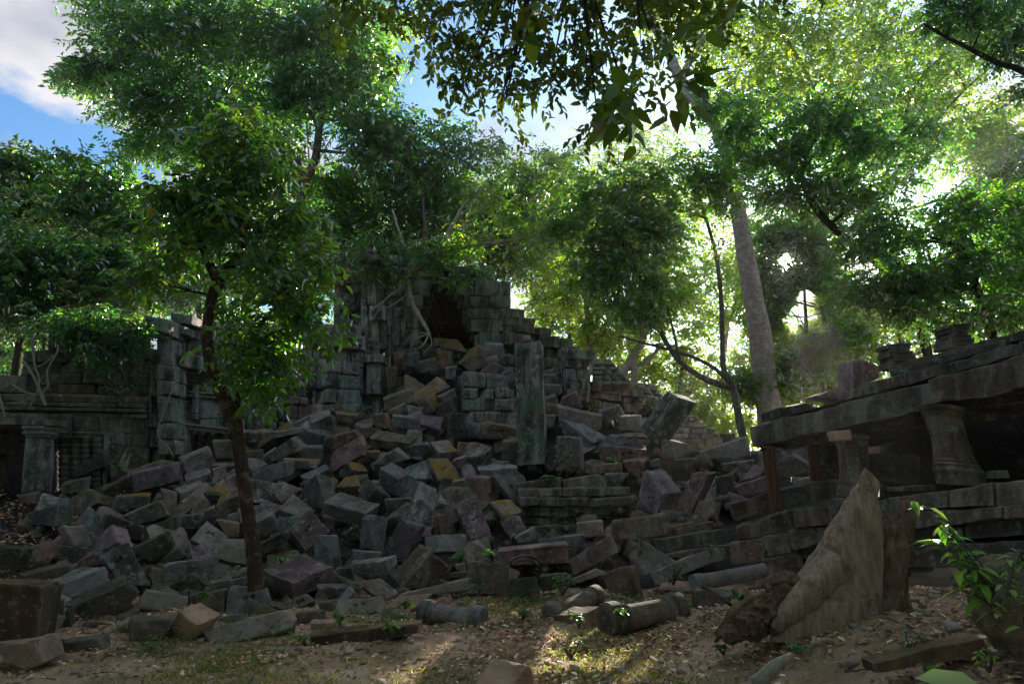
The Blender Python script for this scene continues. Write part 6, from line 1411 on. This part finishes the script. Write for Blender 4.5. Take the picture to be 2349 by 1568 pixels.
# low undergrowth along the foot of the pile and in its gaps
rr = np.random.default_rng(33); B = []; 
for k in range(150):
    if k < 95: u_, v_ = rr.uniform(300, 1750), 0; v_ = float(np.interp(u_, [300, 700, 1150, 1750], [1490, 1440, 1385, 1340])) + rr.uniform(-22, 26); q = at(u_, v_, float(np.interp(v_, [1330, 1388, 1460, 1500], [10.6, 9.9, 8.2, 7.5]))); q[2] = zg(q[0], q[1])
    else: u_, v_ = rr.uniform(550, 1650), rr.uniform(1030, 1330); q = at(u_, v_, float(Yp(v_)) + 0.15)
    R_ = rr.uniform(.04, .16); m_ = int(rr.integers(10, 34)); B.append(q + rr.normal(size=(m_, 3)) * [R_, R_, R_ * .45] + [0, 0, R_ * .5])
B = np.concatenate(B); n = len(B); a = rr.uniform(0, 6.28, n)
V, F = leaf_quads(B, unit(np.stack([np.cos(a), np.sin(a), rr.uniform(-.1, .6, n)], 1)), unit(rr.normal(size=(n, 3)) * .35 + [0, 0, 1]), rr.uniform(.03, .075, n), rr.uniform(.018, .04, n), True)
tag(mesh_np('undergrowth', V, F, M['leaf_weed'], origin=np.zeros(3)), 'low green weeds scattered among the fallen stones', 'undergrowth', kind='stuff')
# broken rubble wedged between the blocks
mb = MB()
for k in range(650):
    u_, v_ = rr.uniform(60, 1720), rr.uniform(830, 1470)
    if not inpoly(u_, v_, PILE): continue
    c = at(u_, v_, float(Yp(v_)) + rr.uniform(.3, .8)); s_ = rr.uniform(.05, .16); h = np.array([[-1, -1, -1], [1, -1, -1], [1, 1, -1], [-1, 1, -1], [-1, -1, 1], [1, -1, 1], [1, 1, 1], [-1, 1, 1]], float)
    C = c + (h + rr.normal(size=(8, 3)) * .35) @ np.array(Matrix.Rotation(rr.uniform(0, 3), 3, 'X') @ Matrix.Rotation(rr.uniform(0, 3), 3, 'Z')) * s_
    mb.add(*stone(C[[3, 2, 1, 0, 7, 6, 5, 4]], k, 3, 0.03, 0.1))
tag(mb.build('loose_rubble', M['stone_brown'], origin=np.zeros(3)), 'small broken rubble wedged between the fallen blocks', 'rubble', kind='stuff')
# ---------------------------------------------------------------- the hazy air round the clearing
hm = bpy.data.materials.new('haze_air'); hm.use_nodes = True; t = hm.node_tree; t.nodes.clear()
out = nd(t, 'ShaderNodeOutputMaterial'); pv = nd(t, 'ShaderNodeVolumePrincipled'); pv.inputs['Color'].default_value = (1.0, 0.96, 0.92, 1)
pv.inputs['Density'].default_value = 0.0005; pv.inputs['Anisotropy'].default_value = 0.72; t.links.new(pv.outputs[0], out.inputs['Volume'])
mb = MB(); x0, x1, y0, y1, z0, z1 = -760, 760, -100, 1260, -2.0, 45
mb.add([(x0, y0, z0), (x1, y0, z0), (x1, y1, z0), (x0, y1, z0), (x0, y0, z1), (x1, y0, z1), (x1, y1, z1), (x0, y1, z1)], [(0, 3, 2, 1), (4, 5, 6, 7), (0, 1, 5, 4), (1, 2, 6, 5), (2, 3, 7, 6), (3, 0, 4, 7)])
tag(mb.build('haze', hm, smooth=False), 'thin warm haze in the air of the clearing', 'haze', kind='stuff')
